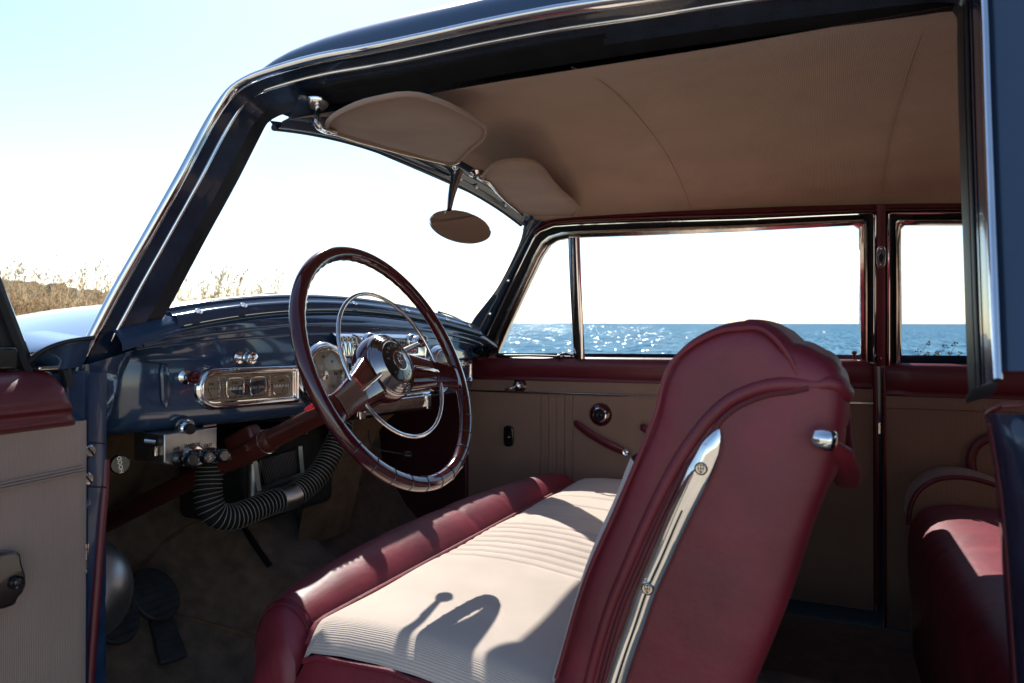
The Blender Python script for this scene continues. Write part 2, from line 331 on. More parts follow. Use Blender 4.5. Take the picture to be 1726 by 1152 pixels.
# ---- headliner
hr = []
for x in np.linspace(-.69, 1.28, 61):
    row = []
    for t in np.linspace(-1, 1, 33):
        z = .298 + .085 * (1 - abs(t) ** 2.6); z -= .035 * max(0, x - .25) ** 1.6 + (max(0, -.62 - x) * .12) * (1 - abs(t) ** 3) ; z += .004 * max(0, .2 - x) * (1 - abs(t))
        row.append(V(x, (t if t > 0 else t * (.905 - .028 * min(1, max(0, (x + .30) / .3)))) * (.545 - .03 * max(0, x - .3)), z + (.008 * -t if t < 0 else 0)))
    row.append(V(x, row[-1][1] + .008, row[-1][2] - .035)); hr.append(row)
hl = MB().grid(hr).build('headliner', HEADL, car, sub=1)
def hz(x, y):
    t = y / .545; z = .298 + .085 * (1 - abs(t) ** 2.6); z -= .035 * max(0, x - .25) ** 1.6 + (max(0, -.62 - x) * .12) * (1 - abs(t) ** 3); return z + .004 * max(0, .2 - x) * (1 - abs(t))
for x in (-.22, .235, .68):
    MB().tube([V(x, y, hz(x, y) - .0012) for y in np.linspace(-.42, .53, 40)], .0012, 6).build('headliner_seam', HEADL, hl)

# ---- header garnish (painted metal strip over the windscreen), a-pillar garnish far side
ys = np.linspace(-.50, .50, 41)
hg = MB().grid([[wtop(y) + V(dx, 0, dz) for y in ys] for dx, dz in ((-.015, .012), (-.004, -.002), (.004, -.004), (.010, .000), (.012, .007), (.024, .010), (.034, .018), (.042, .030), (.048, .045), (.03, .06))])
hg.build('windshield_header', BLUE, car, smooth=60)
MB().tube([wtop(y) + V(-.006, 0, -.001) for y in ys], .0055, 8).build('windshield_seal', RUB, car)
for y in (-.36, -.12, .12, .2, .36):
    MB().lathe([(0, .003), (.004, .0025), (.005, 0)], wtop(y) + V(.020, 0, .004), (.3, 0, -1), 12).build('trim_screw', CHR, car)
# windscreen glass, bowed
g = MB().grid([[wbot(y * .56) * (1 - t) + wtop(y * .50) * t + V(-.012, 0, 0) for y in np.linspace(-1, 1, 31)] for t in np.linspace(0, 1, 7)])
g.build('windshield', GLASS, car)
# far a-pillar garnish, from the photo's outline
def pillar(p0s, p1s, sgn):
    rows = []
    for f_, h_ in ((-.1, .03), (0, .004), (.06, -.004), (.18, -.008), (.34, -.009), (.40, -.013), (.56, -.014), (.66, -.009), (.85, -.008), (.97, -.004), (1.0, .006), (1.05, .03)):
        rows.append([a * (1 - f_) + b * f_ + V(-.2 * h_, sgn * h_, 0) for a, b in zip(p0s, p1s)])
    return rows
pl0 = cat([V(*(wbot(.535) + V(.0, .006, -.02))), wbot(.535) + V(0, .004, 0), P(841, 480, 'y', .535), P(878, 402, 'y', .512), P(881, 385, 'y', .508), P(884, 372, 'y', .50)], 30)
pl1 = cat([far(806, 600), far(826, 552), far(861, 480), far(901, 398), far(907, 388), far(918, 374)], 30)
MB().grid(pillar(pl0, pl1, 1)).build('pillar_garnish', BLUE, car, smooth=60)
for t in (8, 16): MB().lathe([(0, .003), (.004, .0025), (.0052, 0)], pl0[t] * .4 + pl1[t] * .6 - V(-.003, .010, 0), (.3, -1, 0), 12).build('trim_screw', CHR, car)
# near a-pillar inner garnish, mirror image of the far one
mir = lambda p: V(p[0], -p[1], p[2])
if 0: MB().grid(pillar([mir(p) for p in pl0], [mir(p) + V(0, -.0, 0) for p in pl1], -1)).build('pillar_garnish', BLUE, car, smooth=60)

# ---- far side windows: band between outer and inner outline
def ring(name, O, I, secs, m, n=None, nn=90, off=0):
    O = resample(O, nn); I = resample(I, nn); return MB().grid(bands(O, I, secs, -FN)).build(name, m, car, smooth=50)
O1 = [far(*p) for p in [(806, 602), (826, 552), (861, 480), (888, 425), (901, 399), (912, 388), (935, 379), (977, 376), (1100, 371), (1250, 367), (1400, 360), (1470, 357), (1476, 359), (1476, 500), (1475, 614)]]
I1 = [far(*p, .012) for p in [(838, 602), (858, 556), (893, 480), (915, 434), (928, 415), (942, 406), (962, 402), (985, 400.5), (1100, 396.5), (1250, 390), (1400, 382), (1438, 380), (1447, 386), (1448, 500), (1449, 612)]]
def segzip(O, I, cnt):
    o, i = [], []
    for k in range(len(O) - 1):
        for t in np.linspace(0, 1, cnt[k] + 1)[:-1 if k < len(O) - 2 else None]: o.append(O[k] * (1 - t) + O[k + 1] * t); i.append(I[k] * (1 - t) + I[k + 1] * t)
    return o, i
O1s, I1s = segzip(O1, I1, [3] * 14)
win = MB().grid(bands(O1s, I1s, [(0, .0), (.02, -.016), (.10, -.018)], FN * 1)).build('window_frame', RUB, car, smooth=50)
MB().grid(bands(O1s, I1s, [(.10, -.010), (.30, -.006), (.5, -.004), (.52, -.002)], FN)).build('window_channel', RUB, win, smooth=50)
MB().tube([a + (b - a) * .07 - FN * .016 for a, b in zip(O1s, I1s)], .0028, 8).build('frame_bead', CHR, win)
MB().grid(bands(O1s, I1s, [(.46, -.004), (.50, -.012), (.60, -.015), (.68, -.010), (.72, -.013), (.92, -.013), (1.0, -.006), (1.0, .012)], FN)).build('window_reveal', CHRW, win, smooth=50)
MB().add([p + FN * .012 for p in I1s], [tuple(range(len(I1s)))]).build('window_pane', GLASS, win)
# vent wing division bar
vb = [far(967.5, 400, -.006), far(970, 470, -.006), (far(976.5, 606, -.006))]
MB().tube(cat(vb, 12), .0185, 12, flat=.4, up=(1, 0, 0)).build('vent_window_bar', CHR, win)
MB().tube([p - FN * .008 + V(.004, 0, 0) for p in cat(vb, 12)], .003, 8).build('vent_bar_bead', RUB, win)
MB().tube(cat([far(838, 600, -.004), far(900, 600, -.006), far(972, 603, -.006)], 8), .004, 8).build('vent_sill', RUB, win)
lt = MB().lathe([(.0, .018), (.008, .016), (.009, .004), (.012, 0)], far(945, 600, -.004), -FN, 14); lt.tube([far(945, 598, -.02), far(955, 596, -.024), far(966, 600, -.02)], .004, 8); lt.build('vent_latch', CHR, win)
# rear quarter window
O2 = [far(*p) for p in [(1496, 612), (1496, 500), (1496, 358), (1500, 356), (1640, 355), (1800, 352), (1960, 352), (1985, 372), (1995, 470), (1990, 640)]]
I2 = [far(*p, .012) for p in [(1520, 622), (1520, 500), (1519, 386), (1525, 380), (1640, 380), (1800, 381), (1925, 384), (1950, 400), (1958, 470), (1955, 640)]]
O2s, I2s = segzip(O2, I2, [4] * 9)
w2 = MB().grid(bands(O2s, I2s, [(0, .0), (.02, -.016), (.10, -.018)], FN)).build('quarter_window_frame', RUB, car, smooth=50)
MB().grid(bands(O2s, I2s, [(.10, -.010), (.5, -.004), (.52, -.002)], FN)).build('window_channel', RUB, w2, smooth=50)
MB().tube([a + (b - a) * .07 - FN * .016 for a, b in zip(O2s, I2s)], .0028, 8).build('frame_bead', CHR, w2)
MB().grid(bands(O2s, I2s, [(.46, -.004), (.52, -.012), (.60, -.015), (.92, -.013), (1.0, -.006), (1.0, .012)], FN)).build('window_reveal', CHRW, w2, smooth=50)
MB().add([p + FN * .012 for p in I2s], [tuple(range(len(I2s)))]).build('window_pane', GLASS, w2)
# closing body above and between the windows
q = MB().grid([[far(x, y, .02) for x in (880, 1000, 1250, 1480, 1700, 2000, 2400)] for y in (378, 345, 300)]); q.build('roof_rail', BLUE, car)
q = MB().grid([[far(2000, y, .0) for y in (340, 480, 640)], [far(2500, y, .0) for y in (320, 480, 700)]]); q.build('quarter_trim_panel', DOORC, car)
# far b-pillar with its dome-light switch plate
pb = MB().grid([[far(x, y, o_) for x, o_ in ((1474.5, .004), (1476.5, -.012), (1479, -.016), (1485, -.018), (1491, -.016), (1494, -.012), (1496.5, .004))] for y in (345, 450, 560, 618)])
pbo = pb.build('b_pillar', LEAD, car, smooth=60)
c0 = far(1485, 433, -.019); fx, fy, fz = frame(-FN)
def oval(c, w, h, n=36, p=2.6): return [c + fx * w * math.copysign(abs(math.cos(t)) ** (2 / p), math.cos(t)) + fy * h * math.copysign(abs(math.sin(t)) ** (2 / p), math.sin(t)) for t in np.linspace(0, 2 * math.pi, n + 1)[:-1]]
MB().prism(oval(c0, .0105, .0285), -FN, .004).build('switch_plate', CHR, pbo, bevel=.0012)
MB().prism(oval(c0 - FN * .0042, .0055, .011), -FN, .004).build('switch_button', BAK, pbo, bevel=.001)
for s_ in (-1, 1): MB().lathe([(0, .003), (.003, .002), (.0036, 0)], c0 - FN * .004 + fy * s_ * .020, -FN, 12).build('plate_screw', CHRW, pbo)
MB().lathe([(0, .003), (.004, .0025), (.005, 0)], far(1483, 604, -.018), -FN, 12).build('pillar_screw', CHR, pbo)
# red windlace / trim strip between headliner and window frames
q = MB(); ups = cat([far(886, 392), far(903, 383, -.0), far(925, 371), (far(960, 366)), far(1100, 359.5), far(1250, 355), far(1470, 349), far(1640, 346), far(1900, 340)], 60)
dns = cat([far(897, 399), far(912, 387), far(932, 378), (far(965, 374)), far(1100, 369.5), far(1250, 365), far(1470, 356), far(1640, 354), far(1900, 350)], 60)
q.grid(bands(ups, dns, [(-.5, .012), (0, -.004), (.25, -.012), (.45, -.006), (.55, -.012), (.8, -.012), (1.1, .0)], FN)); q.build('trim_windlace', LEAD, car, smooth=60)

# ================================================================== FAR DOOR AND QUARTER TRIM
YD = .68
def D(px, py, off=0.): return P(px, py, 'y', YD - off)
xa, xb = -.985, .232
zc = -.1745
pn = MB(); xs = np.linspace(xa, xb, 120)
def panel_y(x, z):
    u = (x - D(911, 750)[0]) / (D(965, 750)[0] - D(911, 750)[0]) * 4.0
    d = 0.
    if -0.3 < u < 4.3 and z < -.225:
        w = u - round(u); d = -.0075 * math.exp(-(w / .10) ** 2) + .002 * math.cos(2 * math.pi * u) * .5
    return YD - .004 - d + (-.006 if z < -.7 else 0)
zs = [zc, -.19, -.205, -.2135, -.217, -.2205, -.228, -.26, -.3, -.4, -.5, -.6, -.7, -.76]
xs = np.unique(np.r_[np.linspace(xa, xb, 50), np.linspace(D(905, 750)[0], D(972, 750)[0], 90)])
pn.grid([[V(x, panel_y(x, z), z) for x in xs] for z in zs]); door = pn.build('passenger_door', DOORC, car, smooth=70)
tag(door, 'cord cloth lining of the passenger door')
def cap(x0, x1, name, par, zt=-.103, zb=zc, slope=0.):
    prof = [(.05, zt - .022), (.02, zt - .010), (.006, zt - .001), (-.004, zt + .002), (-.015, zt - .005), (-.021, zt - .022), (-.019, (zt + zb) / 2), (-.012, zb + .014), (-.008, zb + .009), (-.012, zb + .004), (-.011, zb - .002), (-.002, zb - .005)]
    rows = []
    for x in np.linspace(x0, x1, 30):
        e = min(1, (x - x0) / .012, (x1 - x) / .012); rows.append([V(x, YD + (dy if dy > 0 else dy * max(.3, e)), z + slope * (x - x0) - (0 if e > .9 else .002)) for dy, z in prof])
    return MB().grid(rows).build(name, LEAD, par, smooth=60)
cap(xa, xb - .004, 'belt_rail', door)
MB().box(((xa + xb) / 2, YD - .008, -.2165), (xb - xa, .006, .0062)).build('door_moulding', CHRW, door, bevel=.0014)
MB().box(((xa + xb) / 2, YD - .0095, -.2165), (xb - xa, .006, .0016)).build('moulding_groove', DRK, door)
# lock button and little chrome striker
b = MB().lathe([(0, .030), (.006, .029), (.0075, .024), (.004, .020), (.0035, 0)], D(1440, 613, -.0) + V(0, .0, .004), (0, 0, 1), 14); b.build('lock_button', LEAD, door)
MB().box(D(1472, 612, .004), (.016, .012, .006)).build('door_wedge', CHR, door, bevel=.002)
MB().tube([V(xb - .003, YD - .012, -.12), V(xb - .002, YD - .014, -.2), V(xb, YD - .010, -.4), V(xb, YD - .012, -.74)], .005, 8).build('door_windlace', PIPE, door)
MB().box((xb - .006, YD - .004, -.46), (.004, .012, .60)).build('door_edge', DRK, door)
MB().box(D(1482, 722, .012), (.006, .008, .03)).build('door_striker', CHRW, door, bevel=.001)
# vent crank (handle pointing forward), window regulator knob, remote handle plate
c = D(877, 650)
MB().lathe([(.024, 0), (.024, .004), (.017, .010), (.014, .010)], c, (0, -1, 0), 28).build('crank_escutcheon', WHL, door)
cr = MB().lathe([(.013, .010), (.014, .014), (.012, .026), (.006, .030), (0, .031)], c, (0, -1, 0), 24)
e = D(855, 657, .035)
cr.tube([c + V(0, -.024, 0), c * .5 + e * .5 + V(0, .004, .001), e + V(.004, 0, 0)], [.007, .005, .0042], 10, flat=1.3)
cr.build('vent_crank', CHR, door)
MB().lathe([(0, .014), (.005, .013), (.0068, .007), (.006, 0), (0, -.001)], e + V(0, .003, 0), (0, -1, 0), 16).build('crank_knob', LEAD, door)
c = D(1013, 699)
MB().lathe([(.036, 0), (.036, .006), (.030, .014), (.020, .017), (.019, .013)], c, (0, -1, 0), 36).build('window_crank_boss', WHL, door)
MB().lathe([(.0215, .013), (.0225, .018), (.0195, .0195), (.0185, .015)], c, (0, -1, 0), 36).build('chrome_ring', CHR, door)
MB().lathe([(.0185, .016), (.012, .014), (.007, .017), (.003, .021), (0, .021)], c, (0, -1, 0), 30).build('boss_centre', BAK, door)
c = D(858, 735)
pts = [c + V(a_, 0, b_) for a_, b_ in ((-.016, .012), (-.014, .028), (-.006, .034), (.008, .034), (.017, .029), (.020, .014), (.020, -.012), (.016, -.030), (.006, -.034), (-.008, -.034), (-.014, -.027), (-.016, -.012))]
MB().prism([p for p in cat(pts, 36, True)], (0, -1, 0), .012).build('remote_handle_plate', BAK, door, bevel=.004, seg=3)
MB().lathe([(.008, .012), (.008, .018), (.004, .020), (0, .020)], c + V(.002, 0, -.004), (0, -1, 0), 16).build('handle_spindle', BAK, door)
# armrest pull strap: soft leather strap from upper left to the chrome end at right
pp = [D(968, 712, .01), D(976, 718, .018), D(995, 732, .024), D(1025, 749, .026), D(1050, 761, .02)]
st = MB().tube(cat(pp, 26), [.006, .011, .0125] + [.0128] * 20 + [.0125, .012, .010], 16, flat=.45, up=(0, 0, 1)); st.build('pull_strap', LEAD, door)
MB().tube([p + V(0, -.0062, 0) for p in cat(pp, 26)[2:]], .0022, 6).build('strap_ridge', PIPE, door)
c = D(1056, 762, .018)
MB().lathe([(.0125, -.006), (.0125, .004), (.010, .007), (.006, .006), (.0045, .009), (0, .010)], c, (0, -1, 0), 20).build('strap_end', CHR, door)
c2 = D(1086, 724, .02); MB().tube(cat([c2 + V(-.01, .02, -.002), c2 + V(-.006, 0, .006), c2 + V(.02, -.008, -.004), c2 + V(.06, -.006, -.02)], 12), [.006, .009, .011, .011] + [.011] * 8, 14, flat=.55, up=(0, 0, 1)).build('door_handle', LEAD, door)
MB().prism([c2 + V(a_, .019, b_) for a_, b_ in ((-.016, .012), (.03, .012), (.03, -.05), (-.016, -.05))], (0, -1, 0), .004).build('handle_plate', DOORC, door, bevel=.003)
# kick board ahead of the door
MB().grid([[V(x, .655, z) for x in (-1.5, -.985)] for z in (-.10, -.8)]).build('kick_panel', KICK, car)
MB().grid([[V(x, -.67, z) for x in (-1.5, -.90)] for z in (-.10, -.8)]).build('kick_panel', FELT, car)
MB().tube([V(-.985, .66, -.11), V(-.985, .662, -.75)], .006, 8).build('kick_windlace', PIPE, car)
# quarter trim behind the far b-pillar
qx0, qx1 = .246, 1.28
qt = MB().grid([[V(x, YD + .002, z) for x in np.linspace(qx0, qx1, 8)] for z in (-.19, -.22, -.3, -.8)]).build('quarter_trim', DOORC, car)
cap(qx0, qx1, 'quarter_belt_rail', qt, -.112, -.192, -.004)
MB().grid([[V(x, YD - dy, z) for x in np.linspace(qx0, qx1, 8)] for dy, z in ((.004, -.196), (.007, -.20), (.007, -.226), (.004, -.2275), (.0005, -.229))]).build('trim_welt', DOORC, qt, smooth=50)
MB().tube([V(qx0 + .002, YD - .014, -.12), V(qx0 + .004, YD - .012, -.2), V(qx0 + .004, YD - .010, -.8)], .0045, 8).build('quarter_windlace', PIPE, qt)
# arm rest over the far wheel house, beige with burgundy welt, and the arm recess above it
def arch(pts, y0, y1, m, name, par, welt=True):
    top = cat(pts, 40); rows = []
    for k, (dy, sc) in enumerate(((0, 0), (.35, .004), (.75, .002), (1.0, -.008))):
        rows.append([V(p[0], y0 + (y1 - y0) * dy, p[2] + sc) for p in top])
    rows.append([V(p[0] + .004, y1 - .004, p[2] - .03) for p in top]); rows.append([V(p[0], y1, min(p[2], -.3) - .4) for p in top])
    o = MB().grid(rows).build(name, m, par, smooth=60)
    if welt: MB().tube([V(p[0], y1 + .001, p[2] - .007) for p in top], .006, 10).build('welt', LEAD, o)
    return o
def Yq(px, py, y): return P(px, py, 'y', y)
arch([Yq(1532, 880, .56), Yq(1535, 850, .56), Yq(1550, 822, .56), Yq(1580, 804, .56), Yq(1620, 800, .56), Yq(1665, 809, .56), Yq(1705, 825, .56), Yq(1780, 850, .56)], YD, .56, DOORC, 'rear_armrest', qt)
rec = [Yq(1640, 800, .672), Yq(1636, 775, .672), Yq(1645, 752, .672), Yq(1668, 738, .672), Yq(1700, 731, .672), Yq(1800, 728, .672)]
MB().tube(cat(rec, 30), .011, 10, flat=.6).build('recess_welt', LEAD, qt)

# ================================================================== DASHBOARD
def fx_(y): return -.862 - .060 * min(1.3, abs(y) / .60) ** 3
DY = .655
def dsec(y):
    b = wbot(min(.56, abs(y)) * math.copysign(1, y)); q = abs(y); X = fx_(y); e = max(0, (q - .585) / .07)
    X -= .05 * e ** 2
    bx, bz = b[0] + .004, b[2] - (.004 if q < .56 else .004 + (q - .56) * .3)
    k = (X - .02) - bx                                    # room between glass and face
    kz = -.050 + .006 * (q / .6) ** 2                        # height of the roll
    top = kz + .006
    pts = [(bx - .03, bz + .0), (bx, bz), (bx + .004, bz - .002), (bx + .016, bz - .008), (bx + .028, bz - .020), (bx + .032, bz - .028), (bx + .030, bz - .034), (bx + .036, bz - .036)]
    sx, sz = bx + .036, bz - .036
    for f_, g_ in ((.2, .10), (.45, .26), (.7, .50), (.88, .78)): pts.append((sx + (X - .004 - sx) * f_, sz + (-.082 - sz) * g_))
    pts += [(X - .004, -.082), (X, -.098), (X + .0015, -.13), (X + .001, -.17), (X - .004, -.192), (X - .012, -.206), (X - .028, -.214), (X - .06, -.214), (X - .062, -.206)]
    return [V(a_, y, b_) for a_, b_ in pts]
yy = list(np.linspace(-DY, DY, 75))
dash = MB().grid([dsec(y) for y in yy]).build('dashboard', BLUE, car, sub=1)
def facept(px, py, off=0.):
    """point of the dash face seen at a pixel"""
    d = ray(px, py); t = 1.0
    for _ in range(50):
        qv = CAM + t * d; t = (fx_(qv[1]) + off - CAM[0]) / d[0]
    return CAM + t * d
def face(y, z, off=0.): return V(fx_(y) + off, y, z)
def fnorm(y): s_ = (fx_(y + .01) - fx_(y - .01)) / .02; return unit(V(1, -s_, 0))
# raised windscreen garnish on the dash top, with its stepped highlights and screws
def gpt(y, t, h=0.):
    b = wbot(y); return V(b[0] + .006 + .028 * t, y, b[2] - .003 - .025 * t + h + .0025)
MB().grid([[gpt(y, t, h) for y in np.linspace(-.553, .553, 61)] for t, h in ((-.1, -.004), (.0, .002), (.10, .007), (.18, .007), (.24, .003), (.45, .002), (.55, .003), (.64, .008), (.74, .009), (.90, .006), (.98, -.001), (1.0, -.008))]).build('windshield_garnish', BLUE, dash, sub=1)
for y in (-.50, -.385, -.20, -.02, .2, .385, .50):
    pc = gpt(y, .74, .008); MB().lathe([(.0075, 0), (.007, .002), (.0045, .0022), (.0035, .0005), (0, .0015)], pc, (.55, 0, .8), 16).build('garnish_screw', CHR, dash)
MB().tube([gpt(y, 1.0, -.004) + V(.004, 0, -.002) for y in np.linspace(-.545, .545, 60)], .0028, 8).build('garnish_gap', DRK, dash)
for i_, rb_ in ((9, .0045), (10, .0030)): MB().tube([dsec(y)[i_] + V(0, 0, -.0005) for y in np.linspace(-.60, .60, 70)], rb_, 10, flat=.8).build('dash_bead', BLUE, dash)
MB().tube([wbot(y) + V(.002, 0, .001) for y in np.linspace(-.55, .55, 50)], .0055, 8).build('windshield_gasket', RUB, dash)

# instrument cluster, four gauges in a rounded chrome bezel
def bez(d_, off, y0=facept(328, 668)[1], y1=facept(498, 640)[1], zm=-.1425, hh=.0345):
    """outline round at the door side, square at the other"""
    pts = []; r_ = hh - d_
    for t in np.linspace(math.pi / 2, 3 * math.pi / 2, 18): pts.append((y0 + hh + r_ * math.cos(t), zm + r_ * math.sin(t)))
    pts += [(y1 - d_, zm - r_), (y1 - d_, zm + r_)]
    return [face(a_, b_ , off) for a_, b_ in resample(pts, 110, True)]
lv = [(-.004, 0), (-.0035, .005), (-.001, .009), (.002, .0105), (.0035, .008), (.0045, .0075), (.006, .0095), (.0075, .0085), (.0085, .0065), (.0105, .0070), (.012, .005), (.0125, .001)]
cl = MB().grid([bez(d_, o_) for d_, o_ in lv], False, True).build('gauge_cluster', CHR, dash, smooth=60)
bc = bez(.0120, .0035); MB().add(bc, [tuple(range(len(bc)))]).build('cluster_back', GAU, cl)
bc = bez(.0112, .0125); MB().add(bc, [tuple(range(len(bc)))]).build('cluster_glass', DGL, cl)
for k, (pa, pb_) in enumerate(((338, 366), (378, 407), (418, 444), (456, 484))):
    ya = facept(pa, 660)[1]; yb = facept(pb_, 650)[1]; ym = (ya + yb) / 2; w_ = (yb - ya) / 2; zz = -.1425
    fn = fnorm(ym); tx = unit(np.cross((0, 0, 1), fn)); O_ = face(ym, zz, .0055)
    ro = [O_ + tx * (a_ * w_) + V(0, 0, b_ * .0185) for a_, b_ in [(math.copysign(abs(math.cos(t)) ** .45, math.cos(t)), math.copysign(abs(math.sin(t)) ** .45, math.sin(t))) for t in np.linspace(0, 2 * math.pi, 33)[:-1]]]
    fr_ = MB().tube(ro, .0016, 8, closed=True).build('gauge_frame', CHR, cl)
    MB().prism([O_ + tx * a_ * w_ * .9 + V(0, 0, b_) for a_, b_ in ((-1, -.004), (1, -.004), (1, .0015), (-1, .0015))], fn, .0006).build('gauge_scale', WHT if k % 2 else GAU, fr_)
    m_ = MB()
    for j in range(5): m_.box(O_ + tx * w_ * (-.75 + .375 * j) + V(0, 0, .0) + fn * .0012, (.0008, .0012, .003), np.array((fn, tx, (0, 0, 1))).T)
    a_ = (-.5, .3, -.1, .4)[k]; m_.tube([O_ + V(0, 0, -.015) + fn * .002, O_ + tx * w_ * a_ + V(0, 0, .001) + fn * .002], .0007, 6); m_.build('gauge_needle', INK, fr_)
    text_mesh(('OIL', 'FUEL', 'TEMP', 'AMP')[k], .0075, O_ + V(0, 0, .0085) + fn * .001, fn, (0, 0, 1), 'gauge_lettering', INK, fr_)
for pa in (372, 412.5, 450, 490):                     # ribbed dividers
    y_ = facept(pa, 655)[1]; m_ = MB(); fn = fnorm(y_); tx = unit(np.cross((0, 0, 1), fn))
    for j in range(9): m_.box(face(y_, -.1605 + .0045 * j, .0055), (.003, .0055, .0022), np.array((fn, tx, (0, 0, 1))).T)
    m_.build('divider_ribs', CHRW, cl)

# speedometer and clock: round, finned chrome rims
def dial(name, y, z, rad, numbers):
    fn = fnorm(y); tx = unit(np.cross((0, 0, 1), fn)); o_ = face(y, z, .006)
    rim = MB().lathe([(rad * 1.10, -.012), (rad * 1.10, -.002), (rad * 1.09, .006), (rad * 1.04, .012), (rad * 1.0, .010), (rad * .985, .014), (rad * .94, .016), (rad * .925, .013), (rad * .90, .016), (rad * .86, .017), (rad * .845, .012), (rad * .82, .013), (rad * .80, .004), (rad * .79, -.004)], o_, fn, 56).build(name, CHR, dash, smooth=60)
    MB().lathe([(rad * .8, -.002), (rad * .5, -.0015), (0, -.001)], o_, fn, 48).build('dial_face', SPD, rim)
    MB().lathe([(rad * .81, .010), (rad * .6, .015), (rad * .3, .0175), (0, .018)], o_, fn, 40).build('dial_glass', DGL, rim)
    m_ = MB()
    for j in range(41):
        t = R(-130 + 260 * j / 40) ; dr = tx * math.sin(t) + V(0, 0, math.cos(t)); L_ = .006 if j % 5 == 0 else .003
        m_.tube([o_ + dr * rad * .76, o_ + dr * (rad * .76 - L_)], .0005, 4)
    m_.tube([o_ + fn * .002 - tx * .006, o_ + fn * .002 + tx * rad * .6 * math.sin(R(-125)) + V(0, 0, rad * .6 * math.cos(R(-125)))], .0009, 6)
    m_.build('dial_marks', INK, rim)
    for j, s_ in enumerate(numbers):
        t = R(-130 + 260 * j / (len(numbers) - 1)) if len(numbers) < 12 else R(30 * (j + 1)); dr = tx * math.sin(t) + V(0, 0, math.cos(t))
        text_mesh(s_, .0085, o_ + dr * rad * .60 + fn * .0004, fn, (0, 0, 1), 'dial_numeral', INK, rim)
    MB().lathe([(rad * .16, .0), (rad * .15, .006), (rad * .06, .008), (0, .008)], o_, fn, 24).build('dial_hub', CHR, rim)
    return rim
ysp = facept(541, 635)[1]; dial('speedometer', ysp, -.128, .066, ['0', '20', '40', '60', '80', '100', '110'])
yck = facept(735, 625)[1]; dial('clock', yck, -.130, .062, [str(i) for i in range(1, 13)])

# centre: chrome waterfall panel with the radio, push buttons, speaker grille and ash drawer
kn1, kn2 = facept(636, 554, .035), facept(705, 562, .035)
yc0, yc1 = facept(590, 600)[1], facept(720, 600)[1]
ycm = (yc0 + yc1) / 2; yw = (yc1 - yc0)
def cface(y, z, off=0.): return V(fx_(0) + off, y, z)
cp = MB(); prof = [(-.022, -.040), (-.008, -.037), (.004, -.046), (.008, -.060), (.008, -.10), (.009, -.125), (.009, -.19), (.010, -.212), (.004, -.222), (-.02, -.222)]
cp.grid([[cface(y, z, o_ - (0 if 0 < k < 22 else .012)) for o_, z in prof] for k, y in enumerate(np.linspace(yc0, yc1, 23))])
cpo = cp.build('radio_panel', CHR, dash, smooth=45)
m_ = MB()
for k in range(6):
    y_ = yc0 - .01 - .0 + k * .0155 - .03; m_.tube([V(fx_(0) - .022, y_, -.036), V(fx_(0) + .006, y_ + .006, -.047), V(fx_(0) + .010, y_ + .013, -.085)], .0016, 6)
q = MB().grid([[V(fx_(0) + o_ - .001, y_, z) for o_, z in ((-.03, -.034), (-.010, -.036), (.003, -.046), (.007, -.062), (.007, -.09))] for y_ in np.linspace(yc0 - .05, yc0 + .02, 6)]); fin = q.build('chrome_wing', CHR, cpo, smooth=60); m_.build('wing_fins', CHRW, fin)
q = MB().box(cface(ycm, -.066, .008), (.010, yw * .60, .040)); rad_ = q.build('radio', BAK, cpo, bevel=.003)
MB().box(cface(ycm, -.057, .0135), (.003, yw * .5, .020)).build('radio_dial', DGL, rad_)
text_mesh('55 60 70 80 100 120 160', .0062, cface(ycm, -.053, .0157), (1, 0, 0), (0, 0, 1), 'radio_numerals', WHT, rad_)
m_ = MB()
for k in range(14): m_.box(cface(ycm - yw * .22 + yw * .44 * k / 13, -.061, .0156), (.0006, .0008, .004))
m_.build('radio_scale', WHT, rad_)
MB().box(cface(ycm, -.078, .0165), (.012, yw * .46, .0095)).build('radio_bar', REDP, rad_, bevel=.003)
for s_ in (-1, 1):
    MB().lathe([(.021, 0), (.021, .010), (.019, .014), (.015, .016), (.014, .028), (.012, .031), (.006, .030), (0, .031)], cface((kn1 if s_ < 0 else kn2)[1], -.056, .008), (1, 0, 0), 30).build('radio_knob', CHR, rad_)
for k in range(6):
    MB().box(cface(ycm + (k - 2.5) * yw * .125, -.0945, .012), (.012, yw * .118, .0095)).build('push_button', WHT if False else CHR, rad_, bevel=.0015)
for z_ in (-.106, -.113, -.152, -.187):
    MB().tube([cface(yc0 + .004, z_, .012), cface(yc1 + .004, z_, .012)], .0042, 10, flat=1.3, up=(0, 0, 1)).build('chrome_bar', CHR, cpo)
m_ = MB()
n_ = 44
for k in range(n_): m_.box(cface(yc0 + .012 + (yw - .03) * k / (n_ - 1), -.150, .012), (.006, .0018, .068))
m_.build('speaker_grille', CHRW, cpo)
MB().box(cface(ycm, -.150, .0095), (.003, yw - .02, .07)).build('grille_back', DRK, cpo)
for y_ in (yc1 - .012, ycm + .02): MB().box(cface(y_, -.150, .0155), (.006, .005, .070)).build('grille_post', CHRW, cpo, bevel=.001)
